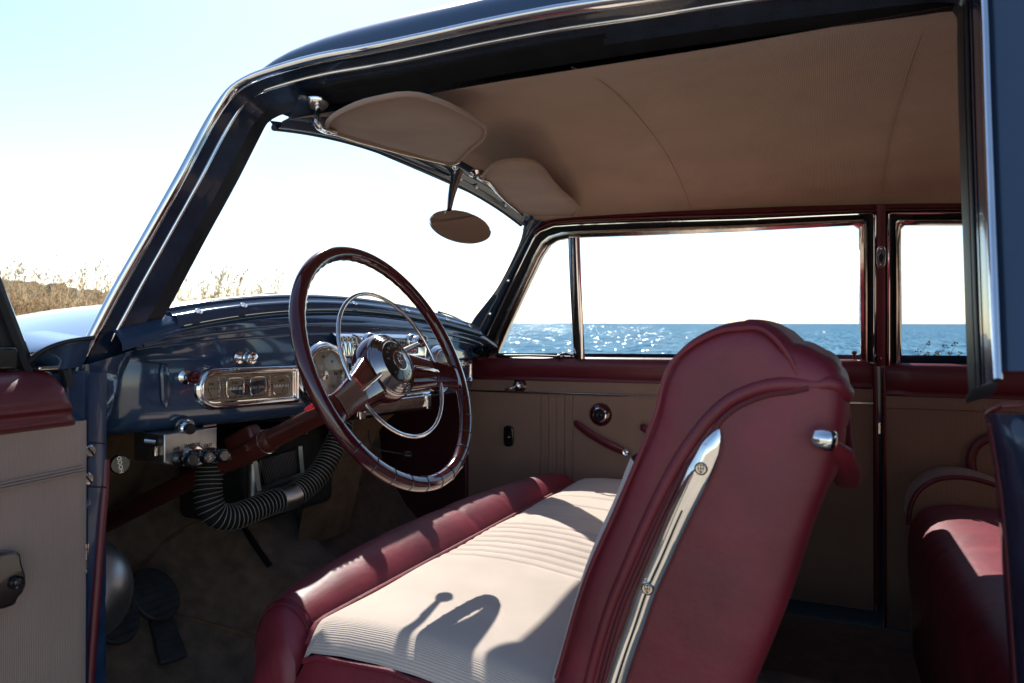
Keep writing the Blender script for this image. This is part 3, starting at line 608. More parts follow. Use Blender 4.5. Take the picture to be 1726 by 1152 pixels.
# ash drawer below
ya, yb = facept(592, 700)[1], facept(712, 690)[1]
q = MB(); q.grid([[V(fx_(0) + o_, y_, z) for o_, z in ((-.02, -.190), (.012, -.190), (.018, -.196), (.020, -.208), (.016, -.226), (.006, -.234), (-.02, -.234))] for y_ in (ya, (ya + yb) / 2, yb)]); q.add([V(fx_(0) + o_, ya, z) for o_, z in ((-.02, -.190), (.012, -.190), (.018, -.196), (.020, -.208), (.016, -.226), (.006, -.234), (-.02, -.234))], [tuple(range(7))])
ash = q.build('ash_drawer', CHRW, dash, smooth=35, bevel=.001)
MB().tube([V(fx_(0) + .014, ya - .004, -.190), V(fx_(0) + .016, yb + .004, -.190)], .0035, 8).build('drawer_lip', CHR, ash)
for y_ in (ya + .012, yb - .006):
    MB().box((fx_(0) + .018, y_, -.213), (.012, .022, .040)).build('drawer_clasp', CHR, ash, bevel=.003)
MB().lathe([(.008, .0), (.008, .006), (.004, .007), (.004, .004), (0, .004)], V(fx_(0) + .024, ya + .012, -.208), (1, 0, 0), 18).build('drawer_lock', CHR, ash)
# glove box door
yg0, yg1 = yck + .085, .545
def gl(y, z, off): return V(fx_(y) + off, y, z)
g_ = MB(); gpts = []
def rr(y0, y1, z0, z1, d_, off, n=80):
    r_ = .014; pts = []
    for cy_, cz_, a0 in ((y1 - r_, z1 - r_, 0), (y0 + r_, z1 - r_, 90), (y0 + r_, z0 + r_, 180), (y1 - r_, z0 + r_, 270)):
        for t in np.linspace(a0, a0 + 90, 8): pts.append((cy_ + (r_ - d_) * math.cos(R(t)), cz_ + (r_ - d_) * math.sin(R(t))))
    return [gl(a_, b_, off) for a_, b_ in resample(pts, n, True)]
gb = MB().grid([rr(yg0, yg1, -.180, -.108, d_, o_) for d_, o_ in ((-.003, 0), (-.002, .006), (.001, .008), (.004, .006), (.006, .004), (.008, .006), (.010, .002), (.011, -.002))], False, True).build('glove_box', CHR, dash, smooth=60)
# knobs on the dash face: (pixel, kind)
def knob(px, py, prof, m, name, par=dash, seg=26, off=0.):
    o_ = facept(px, py) if par is dash else par; return MB().lathe(prof, o_, fnorm(o_[1]) if par is dash else (1, 0, 0), seg).build(name, m, dash)
k1 = knob(312, 636, [(.0125, 0), (.0125, .002), (.009, .004), (.006, .006), (.006, .014), (.0085, .018), (.009, .028), (.007, .030)], CHR, 'choke_knob')
MB().lathe([(.0095, .024), (.0105, .028), (.0105, .040), (.009, .042), (.006, .041), (0, .041)], facept(312, 636), fnorm(-.58), 26).build('knob_cap', WHL, k1)
k2 = knob(403, 603, [(.011, 0), (.011, .002), (.006, .004), (.006, .013), (.009, .017), (.0095, .025), (.007, .028), (.0105, .031), (.0115, .036), (.0105, .041), (.007, .0425), (.005, .041), (0, .042)], CHR, 'throttle_knob')
k3 = knob(312, 722, [(.0185, 0), (.0185, .002), (.016, .007), (.011, .013), (.009, .014)], CHR, 'starter_button')
MB().lathe([(.0095, .012), (.0095, .022), (.0085, .024), (0, .024)], facept(312, 722), fnorm(-.6), 24).build('button_cap', BAK, k3)
k4 = knob(779, 615, [(.010, 0), (.009, .006), (.006, .010), (.007, .018), (0, .019)], CHRW, 'glove_box_lock')
# vertical pressed rib at the driver's end
pr_ = [facept(276, 612, .002), facept(279, 650, .003), facept(280, 688, .002)]
MB().tube(cat(pr_, 14), [.002, .006, .008, .009, .009, .009, .009, .009, .009, .009, .009, .008, .006, .002], 12, flat=.45, up=(0, 1, 0)).build('pressed_rib', BLUE, dash)

# ================================================================== STEERING
WC = V(-.557, -.384, -.097); TL = R(23.7); WN = V(math.cos(TL), 0, math.sin(TL)); WU = V(-math.sin(TL), 0, math.cos(TL)); WY = V(0, 1, 0)
def wp(y, u_, n=0.): return WC + WY * y + WU * u_ + WN * n
rim = []; N = 144; rad_l = []
for k in range(N):
    t = 2 * math.pi * k / N; rim.append((t, wp(.2100 * math.sin(t), .2100 * math.cos(t))))
rows = []
SEG = 16
for t, c in rim:
    o_ = WY * math.sin(t) + WU * math.cos(t); deg = math.degrees(t) % 360; row = []
    groove = 0
    wave = .0007 * math.cos(R(deg) * 52) if not (95 < deg < 265) else 0      # finger grips on the inner side of the upper rim
    for j in range(SEG):
        a_ = 2 * math.pi * j / SEG; inn = max(0, -math.cos(a_)); r_ = .0121 + wave * inn
        row.append(c + o_ * r_ * math.cos(a_) * 1.05 + WN * r_ * math.sin(a_) * .95)
    rows.append(row)
sw = MB().grid(rows, True, True).build('steering_wheel', WHL, car)
for deg in range(112, 250, 11):                        # seams of the lower rim segments
    t = R(deg); c = wp(.2100 * math.sin(t), .2100 * math.cos(t)); o_ = WY * math.sin(t) + WU * math.cos(t)
    MB().tube([c + o_ * .0125 * math.cos(a_) * 1.03 + WN * .0125 * math.sin(a_) * .95 for a_ in np.linspace(0, 2 * math.pi, 21)[:-1]], .0007, 5, closed=True).build('rim_seam', BAK, sw)
hub = MB().lathe([(.0, -.085), (.022, -.085), (.026, -.075), (.034, -.058), (.050, -.046), (.0575, -.034), (.060, -.020), (.059, -.008), (.055, .0), (.0535, .002)], WC, WN, 48).build('hub', WHL, sw, smooth=60)
MB().lathe([(.0575, -.006), (.0570, .000), (.0545, .003), (.0535, .0015), (.0505, .006), (.0495, .0045), (.0465, .009), (.0455, .0075), (.0425, .0115), (.0415, .010), (.0395, .0125), (.0385, .0118)], WC, WN, 64).build('horn_bezel', DCHR, sw, smooth=50)
hb = MB().lathe([(.0388, .0112), (.030, .0148), (.018, .0168), (.0175, .0170), (0, .0175)], WC, WN, 48).build('horn_button', BAK, sw, smooth=60)
MB().lathe([(.0182, .0160), (.0180, .0182), (.0165, .0186), (.0160, .0175)], WC, WN, 40).build('crest_ring', CHRW, hb)
MB().lathe([(.0160, .0175), (.010, .0180), (0, .0182)], WC, WN, 36).build('crest_disc', COLM, hb)
cr = MB()                                               # heraldic emblem: a little shield with a cross and a knight's crown
sh = [(-.006, .004), (0, .0048), (.006, .004), (.0056, -.002), (.003, -.0065), (0, -.009), (-.003, -.0065), (-.0056, -.002)]
cr.tube([wp(a_, b_, .0190) for a_, b_ in sh], .0006, 5, closed=True); cr.tube([wp(0, .0045, .019), wp(0, -.0085, .019)], .0005, 5); cr.tube([wp(-.0055, -.0005, .019), wp(.0055, -.0005, .019)], .0005, 5)
for a_ in (-.004, 0, .004): cr.tube([wp(a_ * .7, .0055, .019), wp(a_, .0105, .019)], .0007, 5)
cr.build('crest', SIL, hb)
for k, ch in enumerate('LINCOLN'):
    t = R(-78 + 22 * k); p_ = wp(.0285 * math.sin(t), .0285 * math.cos(t), .0153); upv = WY * math.sin(t) + WU * math.cos(t)
    text_mesh(ch, .0088, p_, WN, upv, 'horn_lettering', SIL, hb, .0003)
for k in range(7):
    t = R(180 - 48 + 16 * k); MB().tube([wp(.027 * math.sin(t), .027 * math.cos(t), .0155), wp(.031 * math.sin(t), .031 * math.cos(t), .0148)], .0006, 5).build('horn_mark', SIL, hb)
RR = .131
hr_ = MB().tube([wp(RR * math.sin(t), RR * math.cos(t), .004) for t in np.linspace(0, 2 * math.pi, 97)[:-1]], .0034, 10, closed=True); 
hr_.build('horn_ring', CHR, sw)
def spoke(ang, name):
    t = R(ang); o_ = WY * math.sin(t) + WU * math.cos(t); s_ = np.cross(WN, o_); rows = []; 
    for rr_, w_, th, off in ((.045, .040, .020, -.020), (.07, .036, .017, -.014), (.10, .0305, .0145, -.008), (.13, .026, .012, -.003), (.165, .0225, .010, 0), (.185, .022, .009, 0), (.196, .026, .009, 0), (.203, .034, .008, 0), (.207, .044, .006, 0)):
        row = []
        for j in range(24):
            a_ = 2 * math.pi * j / 24; c, q_ = math.cos(a_), math.sin(a_)
            row.append(WC + o_ * rr_ + s_ * w_ * math.copysign(abs(c) ** .7, c) + WN * (off + th * math.copysign(abs(q_) ** .8, q_)))
        rows.append(row)
    o2 = MB().grid(rows, False, True, True).build(name, WHL, sw, smooth=70)
    m_ = MB()
    for k in range(16):
        rr_ = .120 + .0043 * k; w_ = np.interp(rr_, [.10, .13, .165, .19, .205], [.0305, .026, .0225, .022, .026]); th = np.interp(rr_, [.10, .13, .165, .21], [.0145, .012, .010, .009]); off = np.interp(rr_, [.10, .13, .165], [-.008, -.003, 0])
        m_.tube([WC + o_ * rr_ + s_ * w_ * .98 * math.copysign(abs(math.cos(a_)) ** .7, math.cos(a_)) + WN * (off + (th + .0010) * abs(math.sin(a_)) ** .8) for a_ in np.linspace(.25, math.pi - .25, 14)], .0011, 6)
    m_.build('spoke_ribs', WHL, sw)
    # slim chrome arm carrying the horn ring
    MB().tube([WC + o_ * .055 + WN * .006 + s_ * .0, WC + o_ * .09 + WN * .012, WC + o_ * .118 + WN * .010, WC + o_ * .134 + WN * .005], [.0035, .003, .003, .003], 10, flat=1.2, up=WN).build('ring_arm', CHR, sw)
spoke(-110, 'spoke'); spoke(100, 'spoke')
# column
CO = -WU * .022 + V(0, -.0, 0)
def cl_(s_): return WC + CO - WN * s_ + V(0, 0, 0)
col_ = MB().tube([cl_(s_) for s_ in (.05, .09, .10, .3, .34, .345, .5, .8, 1.05)], [.030, .030, .0185, .0185, .0185, .0185, .019, .021, .022], 28, caps=True).build('steering_column', COLM, car, smooth=50)
MB().tube([cl_(.30), cl_(.305), cl_(.312), cl_(.42), cl_(.43)], [.019, .0215, .0225, .0225, .020], 28).build('column_clamp', COLM, col_, smooth=50)
MB().tube([cl_(.318) + V(0, math.sin(t) * .0229, 0) + WU * math.cos(t) * .0229 for t in np.linspace(0, 2 * math.pi, 33)[:-1]], .0009, 5, closed=True).build('clamp_edge', CHRW, col_)
m_ = MB().box(cl_(.37) + WU * .025, (.075, .030, .035), np.array((WN, WY, WU)).T); m_.build('column_bracket', COLM, col_, bevel=.008, seg=3)
for s_ in (.345, .395): MB().lathe([(.0, .008), (.006, .008), (.0075, .004), (.0075, 0)], cl_(s_) - V(0, .022, 0), (0, -1, 0), 6).build('clamp_bolt', COLM, col_)
# turn signal lever (red tip) towards the driver's side, shift lever towards the middle
k0 = P(514, 692, 'y', -.47); k1_ = P(548, 678, 'y', -.44)
MB().tube(cat([k0, (k0 + k1_) / 2 + V(0, 0, .001), k1_, P(590, 668, 'y', -.40)], 12), [.0025] + [.005] * 7 + [.004] * 4, 10, flat=.7).build('turn_signal_lever', REDP, col_)
l0, l1, l2 = P(668, 600, 'x', -.63), P(706, 579, 'x', -.665), P(728, 563, 'x', -.68)
MB().tube(cat([V(-.63, -.37, -.125), l0, l1], 16), [.0085] * 5 + list(np.linspace(.0075, .0042, 11)), 14).build('shift_lever', CHR if False else COLM, col_)
MB().tube([l0 * .6 + l1 * .4, l1 + V(0, -.0, 0)], [.0050, .0048], 12).build('lever_ferrule', CHR, col_)
kx = unit(l2 - l1)
MB().lathe([(.0, -.006), (.0055, -.006), (.0085, .0), (.0125, .012), (.0135, .020), (.010, .029), (0, .032)], l1, kx, 22).build('shift_knob', WHL, col_)

# ================================================================== UNDER THE DASH
# fire wall, toe board, floor with carpet
fl = MB(); rows = []
for y in np.linspace(-.68, .66, 30):
    hump = .13 * math.exp(-((y - .0) / .16) ** 4)
    rows.append([V(x, y, z + hump * h_) for x, z, h_ in ((-1.36, -.10, 0), (-1.34, -.3, 0), (-1.32, -.48, .3), (-1.22, -.62, .8), (-1.08, -.74, 1), (-.98, -.79, 1), (-.6, -.80, .9), (-.2, -.80, .8), (.4, -.80, .8), (1.28, -.80, .8))])
fl.grid(rows); floor = fl.build('floor_carpet', CARP, car, smooth=60)
fw = MB().grid([[V(x, y, z) for y in np.linspace(-.66, .66, 12)] for x, z in ((-.93, -.09), (-1.34, -.105), (-1.345, -.5))]).build('firewall', DRK, car)
# padded felt insulation hanging on the fire wall
ins = MB(); 
for k in range(1): pass
rows = []
for y in np.linspace(-.66, -.30, 14):
    lo = -.40 - .05 * math.sin((y + .66) * 9)
    rows.append([V(x, y, z) for x, z in ((-1.06, -.19), (-1.20, -.22), (-1.275, -.30), (-1.30, lo), (-1.312, lo - .012), (-1.32, lo - .005))])
MB().grid(rows).build('firewall_pad', FELT, car, sub=1)
rows = []
for y in np.linspace(.02, .24, 10):
    rows.append([V(x, y, z) for x, z in ((-.93, -.225), (-1.0, -.26), (-1.08, -.36), (-1.12, -.52), (-1.14, -.60))])
MB().grid(rows).build('firewall_pad', FELT, car, sub=1)
# carpet edge welts
def floorpt(px, py, off=.004):
    d = unit(ray(px, py)); xs_ = [-1.36, -1.34, -1.32, -1.22, -1.08, -.98, -.6, -.2, .4, 1.28]; zs_ = [-.10, -.3, -.48, -.62, -.74, -.79, -.80, -.80, -.80, -.80]; hs_ = [0, 0, .3, .8, 1, 1, .9, .8, .8, .8]
    for t_ in np.arange(.6, 3.5, .004):
        q_ = CAM + d * t_
        if q_[0] < -1.33 or q_[2] < np.interp(q_[0], xs_, zs_) + .13 * math.exp(-(q_[1] / .16) ** 4) * np.interp(q_[0], xs_, hs_) + off: return q_
    return q_
def welt(pts, r_=.006): MB().tube(cat([floorpt(*p) for p in pts], 40), r_, 8, flat=.6).build('carpet_binding', FELT, floor)
welt([(185, 972), (235, 955), (290, 905), (350, 875), (420, 850), (500, 830)])
welt([(285, 1036), (340, 1050), (400, 1066), (450, 1082)])
MB().tube(cat([floorpt(405, 880), floorpt(430, 920), floorpt(455, 955)], 12), .007, 8).build('carpet_seam', RUB, floor)
# heater box with core and its flexible air hose
hb_ = MB().box(V(-1.16, -.08, -.37), (.22, .30, .20)); heater = hb_.build('heater', DRK, car, bevel=.02, seg=3)
hp = [P(a_, b_, 'x', -1.045) for a_, b_ in ((437, 775), (500, 757), (506, 793), (446, 818))]
MB().prism(hp, (1, 0, 0), .004).build('heater_core', ALU, heater, bevel=.001)
m_ = MB()
for k in range(26):
    t = k / 25; m_.tube([hp[0] * (1 - t) + hp[1] * t + V(.006, 0, 0), hp[3] * (1 - t) + hp[2] * t + V(.006, 0, 0)], .0012, 4)
m_.build('core_fins', RUB, heater)
fo = [P(a_, b_, 'x', -1.035) for a_, b_ in ((430, 777), (437, 826), (510, 800), (506, 752))]
for a_, b_ in ((0, 1), (1, 2), (2, 3)): MB().tube([fo[a_], fo[b_]], .0065, 4).build('core_frame', ALU, heater)
MB().tube([P(427, 780, 'x', -1.05), P(427, 842, 'x', -1.05)], .016, 20).build('heater_can', ALU, heater)
hpts = [(356, 770, -.97), (353, 800, -.97), (351, 835, -.965), (362, 866, -.955), (390, 872, -.945), (420, 862, -.94), (455, 848, -.935), (492, 836, -.93), (525, 812, -.925), (548, 785, -.92), (562, 757, -.92), (574, 728, -.92), (577, 712, -.93)]
hpath = cat([P(a_, b_, 'x', x_) for a_, b_, x_ in hpts], 240)
rr_ = [.0235 + .0016 * math.sin(k * math.pi * 2 / 4.0) for k in range(240)]
hose = MB().tube(hpath, rr_, 20).build('air_hose', HOSE, car, smooth=80)
m_ = MB(); 
L_ = len(hpath)
wire = []
for k in range(L_ * 5):
    s_ = k / 5; i = min(L_ - 2, int(s_)); c = hpath[i] * (1 - (s_ - i)) + hpath[i + 1] * (s_ - i); T_ = unit(hpath[i + 1] - hpath[i]); a_ = unit(np.cross(T_, (.3, 1, .2))); b_ = np.cross(T_, a_); q_ = 2 * math.pi * s_ / 4.0
    if 120 < s_ < 140: continue
    wire.append((s_, c + (a_ * math.cos(q_) + b_ * math.sin(q_)) * .0257))
for lo, hi in ((0, 120), (140, L_)): m_.tube([w_ for s_, w_ in wire if lo <= s_ < hi], .0010, 4)
m_.build('hose_wire', WIRE, hose)
MB().tube(hpath[119:141], .0262, 24).build('hose_sleeve', ALU, hose)
# overdrive / heater switch box with three knobs
fA, fB = P(277, 755, 'x', -.885), P(366, 738, 'x', -.885); fC, fD_ = P(366, 776, 'x', -.885), P(326, 788, 'x', -.885); fE = P(281, 783, 'x', -.885)
yl, yr = fA[1], fB[1]
MB().prism([V(-.885, yr, -.212), V(-.885, yl, -.212), V(-.885, yl, fE[2] + .003), V(-.885, yl + .004, fE[2]), V(-.885, fD_[1], fD_[2]), V(-.885, yr, fC[2])], (-1, 0, 0), .075).build('switch_box', ALU, car, bevel=.002)
sb = bpy.data.objects['switch_box']
for k, (px, py, tx_) in enumerate(((300, 773, 'AIR'), (328, 769, 'SWITCH'), (354, 766, 'OUT'))):
    o_ = P(px, py, 'x', -.884)
    kk = MB().lathe([(.0125, 0), (.0125, .006), (.010, .008), (.0055, .010), (.0055, .022), (.0115, .024), (.0125, .028), (.0125, .036), (.010, .039), (.0085, .037), (0, .037)], o_, (1, 0, 0), 26).build('switch_knob', BAK, sb)
    if k == 1: MB().lathe([(.018, -.0), (.018, .003), (.013, .004)], o_ + V(0, 0, .002), (1, 0, 0), 30).build('knob_plate', CHR, kk); text_mesh('S', .012, o_ + V(.0373, 0, 0), (1, 0, 0), (0, 0, 1), 'knob_letter', WHT, kk)
    text_mesh(tx_, .0085, P((298, 324, 351)[k], (757, 751, 751)[k], 'x', -.8845), (1, 0, 0), (0, 0, 1), 'box_lettering', INK, sb, .0003)
MB().tube([V(-.888, yr - .002, -.209), V(-.888, yr - .03, -.209)], .004, 8).build('box_strap', CHR, sb)
MB().tube([P(243, 743, 'x', -.91), P(262, 745, 'x', -.90)], .004, 8).build('mounting_bolt', CHRW, sb)
MB().lathe([(.006, 0), (.004, .006), (.004, .016), (0, .018)], P(262, 752, 'x', -.90), (0, 0, -1), 12).build('mounting_nut', CHRW, sb)
# hood release pull
o_ = P(200, 782, 'x', -.872); ho = MB().lathe([(.0, -.03), (.006, -.03), (.006, -.004), (.012, -.002), (.0145, .002), (.0145, .008), (.0125, .011), (0, .0112)], o_, (.92, -.38, 0), 30).build('hood_release_knob', BAK, car)
text_mesh('HOOD', .0085, o_ + unit((.92, -.38, 0)) * .0113, (.92, -.38, 0), (-.30, -.72, -.12), 'knob_lettering', SIL, ho, .0003)
# little petcock and lever under the dash centre
m_ = MB().tube([P(490, 728, 'x', -1.0), P(516, 731, 'x', -1.0)], .006, 10); m_.lathe([(.013, 0), (.013, .008), (.007, .012), (0, .013)], P(500, 730, 'x', -1.0), (1, -.3, 0), 18); m_.build('petcock', CHRW, car)
rod = MB().tube(cat([P(621, 725, 'x', -.86), P(624, 745, 'x', -.86), P(632, 756, 'x', -.86), P(655, 762, 'x', -.85), P(680, 766, 'x', -.84)], 20), .0022, 8).build('choke_rod', RUB, car)
MB().lathe([(.004, -.010), (.009, -.006), (.0105, .002), (.010, .010), (.006, .014), (0, .015)], P(684, 767, 'x', -.838), (.6, .8, -.1), 22).build('rod_knob', BAK, rod)
# silver canister at the driver's kick panel, pedals
MB().lathe([(0, .058), (.03, .054), (.062, .038), (.078, .014), (.082, -.01), (.082, -.05)], P(150, 992, 'y', -.655), (.15, 1, 0), 40).build('heater_blower', ALU, car, sub=1)
PRUB = mat('worn_pedal_rubber', (.030, .030, .032), .6, bump=[('noise', 80, .3, .002)], var=(30, .4))
def pedal(px, py, z, w, h, name):
    o_ = floorpt(px, py); o_ = o_ + unit(CAM - o_) * .07; n_ = unit((.75, 0, .66)); x_, y_, z_ = frame(n_)
    pts = [o_ + x_ * w * math.cos(t) + y_ * h * math.sin(t) for t in np.linspace(0, 2 * math.pi, 37)[:-1]]
    pd_ = MB().prism(pts, n_, .012).build(name, PRUB, car, bevel=.003)
    m_ = MB()
    for k in range(-3, 4):
        l_ = w * math.sqrt(max(0, 1 - (k / 4) ** 2)) * .85; m_.tube([o_ + y_ * h * k / 4 - x_ * l_ + n_ * .0125, o_ + y_ * h * k / 4 + x_ * l_ + n_ * .0125], .0022, 6)
    m_.build('pedal_tread', PRUB, pd_); MB().tube([o_ - n_ * .002, o_ + V(-.16, 0, -.02)], .010, 10).build('pedal_arm', DRK, pd_)
    return pd_
pedal(258, 1005, -.66, .050, .062, 'brake_pedal'); pedal(186, 1040, -.66, .050, .062, 'clutch_pedal')
o1, o2_ = floorpt(268, 1045, .03), floorpt(292, 1118, .03)
dv = unit(o2_ - o1); sx_ = unit(np.cross(dv, (0, 0, 1))); up_ = np.cross(sx_, dv); up_ = up_ if up_[2] > 0 else -up_
ac = MB().prism([o1 - sx_ * .022, o1 + sx_ * .022, o2_ + sx_ * .027, o2_ - sx_ * .027], up_ * 1, .014).build('accelerator_pedal', PRUB, car, bevel=.005, seg=3)
m_ = MB()
for k in range(6):
    c = o1 + (o2_ - o1) * (.1 + .16 * k); m_.tube([c - sx_ * .021 + up_ * .0145, c + sx_ * .021 + up_ * .0145], .0022, 6)
m_.build('pedal_tread', PRUB, ac)

# ================================================================== VISORS AND MIRROR
def visor(px, p0, n_, name, label, mt=VIS):
    pts = [PN(a_, b_, p0, n_) for a_, b_ in px]; pts = cat(pts, 72, True); c = sum(pts) / len(pts); n_ = unit(n_)
    rows = []
    for sc, h_ in ((.0, -.0012), (.6, -.0018), (.90, -.0015), (.935, .0010), (.955, .0012), (.972, -.0038), (.99, -.0045), (1.0, -.002), (1.0, .002), (.985, .004), (.5, .0045)):
        rows.append([c + (p - c) * sc + n_ * h_ for p in pts])
    o = MB().grid(rows, False, True).build(name, mt, car, smooth=60); tag(o, label); return o
vn = unit((.02, -.08, 1)); v0 = V(-.69, 0, .334)
vp = [(548, 214), (556, 198), (578, 184), (610, 171), (645, 163), (675, 158), (705, 159), (745, 171), (785, 190), (808, 203), (819, 213), (821, 224), (814, 236), (797, 250), (776, 270), (765, 277), (730, 270), (690, 259), (640, 246), (592, 232), (560, 222)]
vz = visor(vp, v0, vn, 'sun_visor', 'driver side sun visor with its rounded corner')
vp2 = [(812, 300), (818, 288), (832, 276), (850, 270), (875, 268), (898, 271), (915, 282), (930, 302), (948, 322), (966, 337), (976, 348), (972, 360), (955, 368), (925, 377), (906, 381), (892, 374), (870, 355), (845, 332), (825, 312)]
vz2 = visor(vp2, V(-.66, 0, .318), unit((.06, .0, 1)), 'sun_visor', 'passenger side sun visor')
b0 = P(534, 178, 'x', -.655); b1 = PN(538, 200, v0, vn) ; b2 = PN(549, 214, v0, vn)
ar = MB().tube(cat([b0, b0 * .6 + b1 * .4, b1 + V(-.004, 0, -.008), b2 + V(.0, .0, -.006), b2 + V(.004, .02, -.004)], 22), .0055, 12).build('visor_arm', CHR, vz)
MB().lathe([(.0, .010), (.009, .009), (.017, .004), (.020, 0), (.020, -.006)], b0 + V(0, 0, .002), (0, 0, -1), 24).build('visor_bracket', CHR, vz)
hg_ = [PN(a_, b_, v0, vn) + V(0, 0, -.004) for a_, b_ in ((550, 219), (600, 236), (680, 258), (760, 277), (775, 271))]
MB().tube(hg_, .0020, 8).build('visor_rod', CHRW, vz)
MB().lathe([(0, .008), (.005, .007), (.007, .002), (.007, 0)], PN(767, 276, v0, vn) + V(0, 0, -.006), (.3, .3, -1), 12).build('visor_clip', CHR, vz)
c = P(803, 291, 'z', .330); MB().lathe([(.018, 0), (.018, .004), (.013, .007), (.009, .009), (.009, .014), (0, .015)], c, (.2, -.2, -1), 24).build('visor_bracket', CHR, vz2)
MB().tube(cat([c + V(0, 0, -.010), c + V(.002, .008, -.018), PN(815, 300, V(-.66, 0, .318), (.06, 0, 1)) + V(0, 0, -.004), PN(850, 334, V(-.66, 0, .318), (.06, 0, 1)) + V(0, 0, -.004), PN(905, 380, V(-.66, 0, .318), (.06, 0, 1)) + V(0, 0, -.004)], 24), .0042, 10).build('visor_arm', CHR, vz2)
MC = P(777, 382.5, 'x', -.655); mn = unit((.80, -.60, .06)); mx_, my_, _ = frame(mn, (0.0, -.06, 1)); my_ = np.cross(mn, mx_)
_a = R(9); mx_, my_ = mx_ * math.cos(_a) - my_ * math.sin(_a), mx_ * math.sin(_a) + my_ * math.cos(_a)
# aim the oval: long axis across the car
def oval3(sc, off, a_=.078, b_=.0375, n=48): return [MC + (mx_ * a_ * math.cos(t) + my_ * b_ * math.sin(t)) * sc + mn * off for t in np.linspace(0, 2 * math.pi, n + 1)[:-1]]
mir_ = MB().grid([oval3(s_, o_) for s_, o_ in ((.965, .0015), (.985, .0022), (1.0, .0005), (1.0, -.004), (.93, -.010), (.7, -.015), (.3, -.018), (.02, -.018))], False, True).build('rear_view_mirror', CHR, car)
MB().grid([oval3(s_, .0012) for s_ in (.975, .5, .01)], False, True).build('mirror_glass', MIR, mir_)
mt_ = P(768, 291, 'x', -.705)
MB().tube(cat([P(757, 354, 'x', -.665), P(761, 330, 'x', -.68), P(768, 302, 'x', -.695), mt_ + V(.006, 0, .0)], 18), list(np.linspace(.0065, .0155, 18)), 14, flat=.6, up=(1, 0, 0)).build('mirror_stem', CHR, mir_)
m_ = MB().box(mt_ + V(-.002, 0, .004), (.022, .040, .010)); m_.tube([mt_ + V(.004, -.018, -.002), mt_ + V(.008, .022, .004)], .006, 10); m_.build('mirror_mount', CHR, mir_, bevel=.002)

# ================================================================== FRONT SEAT
def seat_sec(Y, prof): return [V(x, Y, z) for x, z in prof]
ZS = -.455
Y0s, Y1s = -.615, .60
def bol_row(y, prof):
    d = min(y - Y0s, Y1s - y); k = max(0, 1 - d / .15); k2 = max(0, 1 - d / .045); mid = max(0, 1 - ((y + .05) / .62) ** 2)
    out = []
    for x, z in prof:
        q_ = min(1, max(0, (-.556 - x) / .07)); up = 1 if z > -.52 else max(0, (z + .66) / .14)
        out.append(V(x - .030 * mid * q_ + (.024 * k ** 2 + .020 * k2 ** 3) * q_, y, z + (.021 * mid * min(1, q_ * 1.6) - .034 * k2 ** 2.2 - .012 * k ** 2) * up))
    return out
def seat_row(y, prof, e0=.05):
    """pull the profile in and down near the seat's two ends"""
    d = min(y - Y0s, Y1s - y); k = max(0, 1 - d / e0); dz = -.035 * k ** 2.2; cx, cz = -.40, -.56
    return [V(cx + (x - cx) * (1 - .09 * k ** 2.4), y, z + dz * (1 if z > -.6 else 0)) for x, z in prof]
ye = np.r_[Y0s, Y0s + .004, Y0s + .012, Y0s + .024, Y0s + .04, np.linspace(Y0s + .06, Y1s - .06, 97), Y1s - .03, Y1s - .012, Y1s - .003, Y1s]
bol = [(-.585, -.79), (-.605, -.70), (-.640, -.62), (-.662, -.56), (-.670, -.520), (-.668, -.487), (-.655, -.460), (-.635, -.444), (-.610, -.438), (-.584, -.445), (-.564, -.460), (-.556, -.482)]
seams = [facept_ for facept_ in ()]
SY = [P(760, 886, 'z', -.462)[1], P(835, 858, 'z', -.462)[1], P(640, 955, 'z', -.462)[1] - .03, .48, -.46]
SY = [SY[0], SY[1]]
rows = []
for y in ye:
    rw = bol_row(y, bol)
    w = -.0045 * sum(math.exp(-((y - s_) / .006) ** 2) for s_ in SY)
    soft = .0008 * math.sin(y * 17) + .0004 * math.sin(y * 51 + 1)
    bow = 0
    rows.append([p + V(-(w) * (.6 if p[0] < -.62 else 0) + bow * min(1, max(0, (-.556 - p[0]) / .08)), 0, (w + soft) * (1 if p[2] > -.55 else .2)) for p in rw])
fs = MB().grid(rows, False, False).build('front_seat', LEA, car, sub=1); tag(fs, 'front bench cushion with rolled leather front edge')
def endcap(ysgn, y_, e_):
    top = [p for p in bol_row(y_, bol)][2:] ; ins_e = [V(x + .012, y_, z - .034) for x, z in [(-.552, -.466), (-.53, -.457), (-.48, -.452), (-.42, -.451), (-.36, -.454), (-.28, -.464), (-.2, -.480), (-.10, -.50)]]
    line = top + ins_e; rws = []
    for q_, h_ in ((0, 0), (.06, .010), (.2, .016), (.5, .014), (1, .0)): rws.append([V(p[0] + .01 * q_ * (p[0] < -.6), y_ + ysgn * h_, p[2] * (1 - q_) + -.79 * q_) for p in line])
    MB().grid(rws).build('cushion_side', LEA, fs, smooth=70)
endcap(-1, Y0s + .001, 0); endcap(1, Y1s - .001, 0)
ins_ = [(-.558, -.474), (-.552, -.464), (-.53, -.455), (-.48, -.450), (-.42, -.449), (-.36, -.452), (-.28, -.462), (-.2, -.478), (-.10, -.50)]
def pleat(y):
    s_ = 0
    for c in list(np.arange(-.24, .0, .034)) + [.10, .20, .30]:
        s_ -= (.0034 if c < .05 else .0028) * math.exp(-((y - c) / .0055) ** 2)
    return s_
yi = np.r_[Y0s + .0005, Y0s + .004, Y0s + .010, Y0s + .018, np.linspace(Y0s + .03, Y1s - .03, 380), Y1s - .01, Y1s - .0005]
rows = []
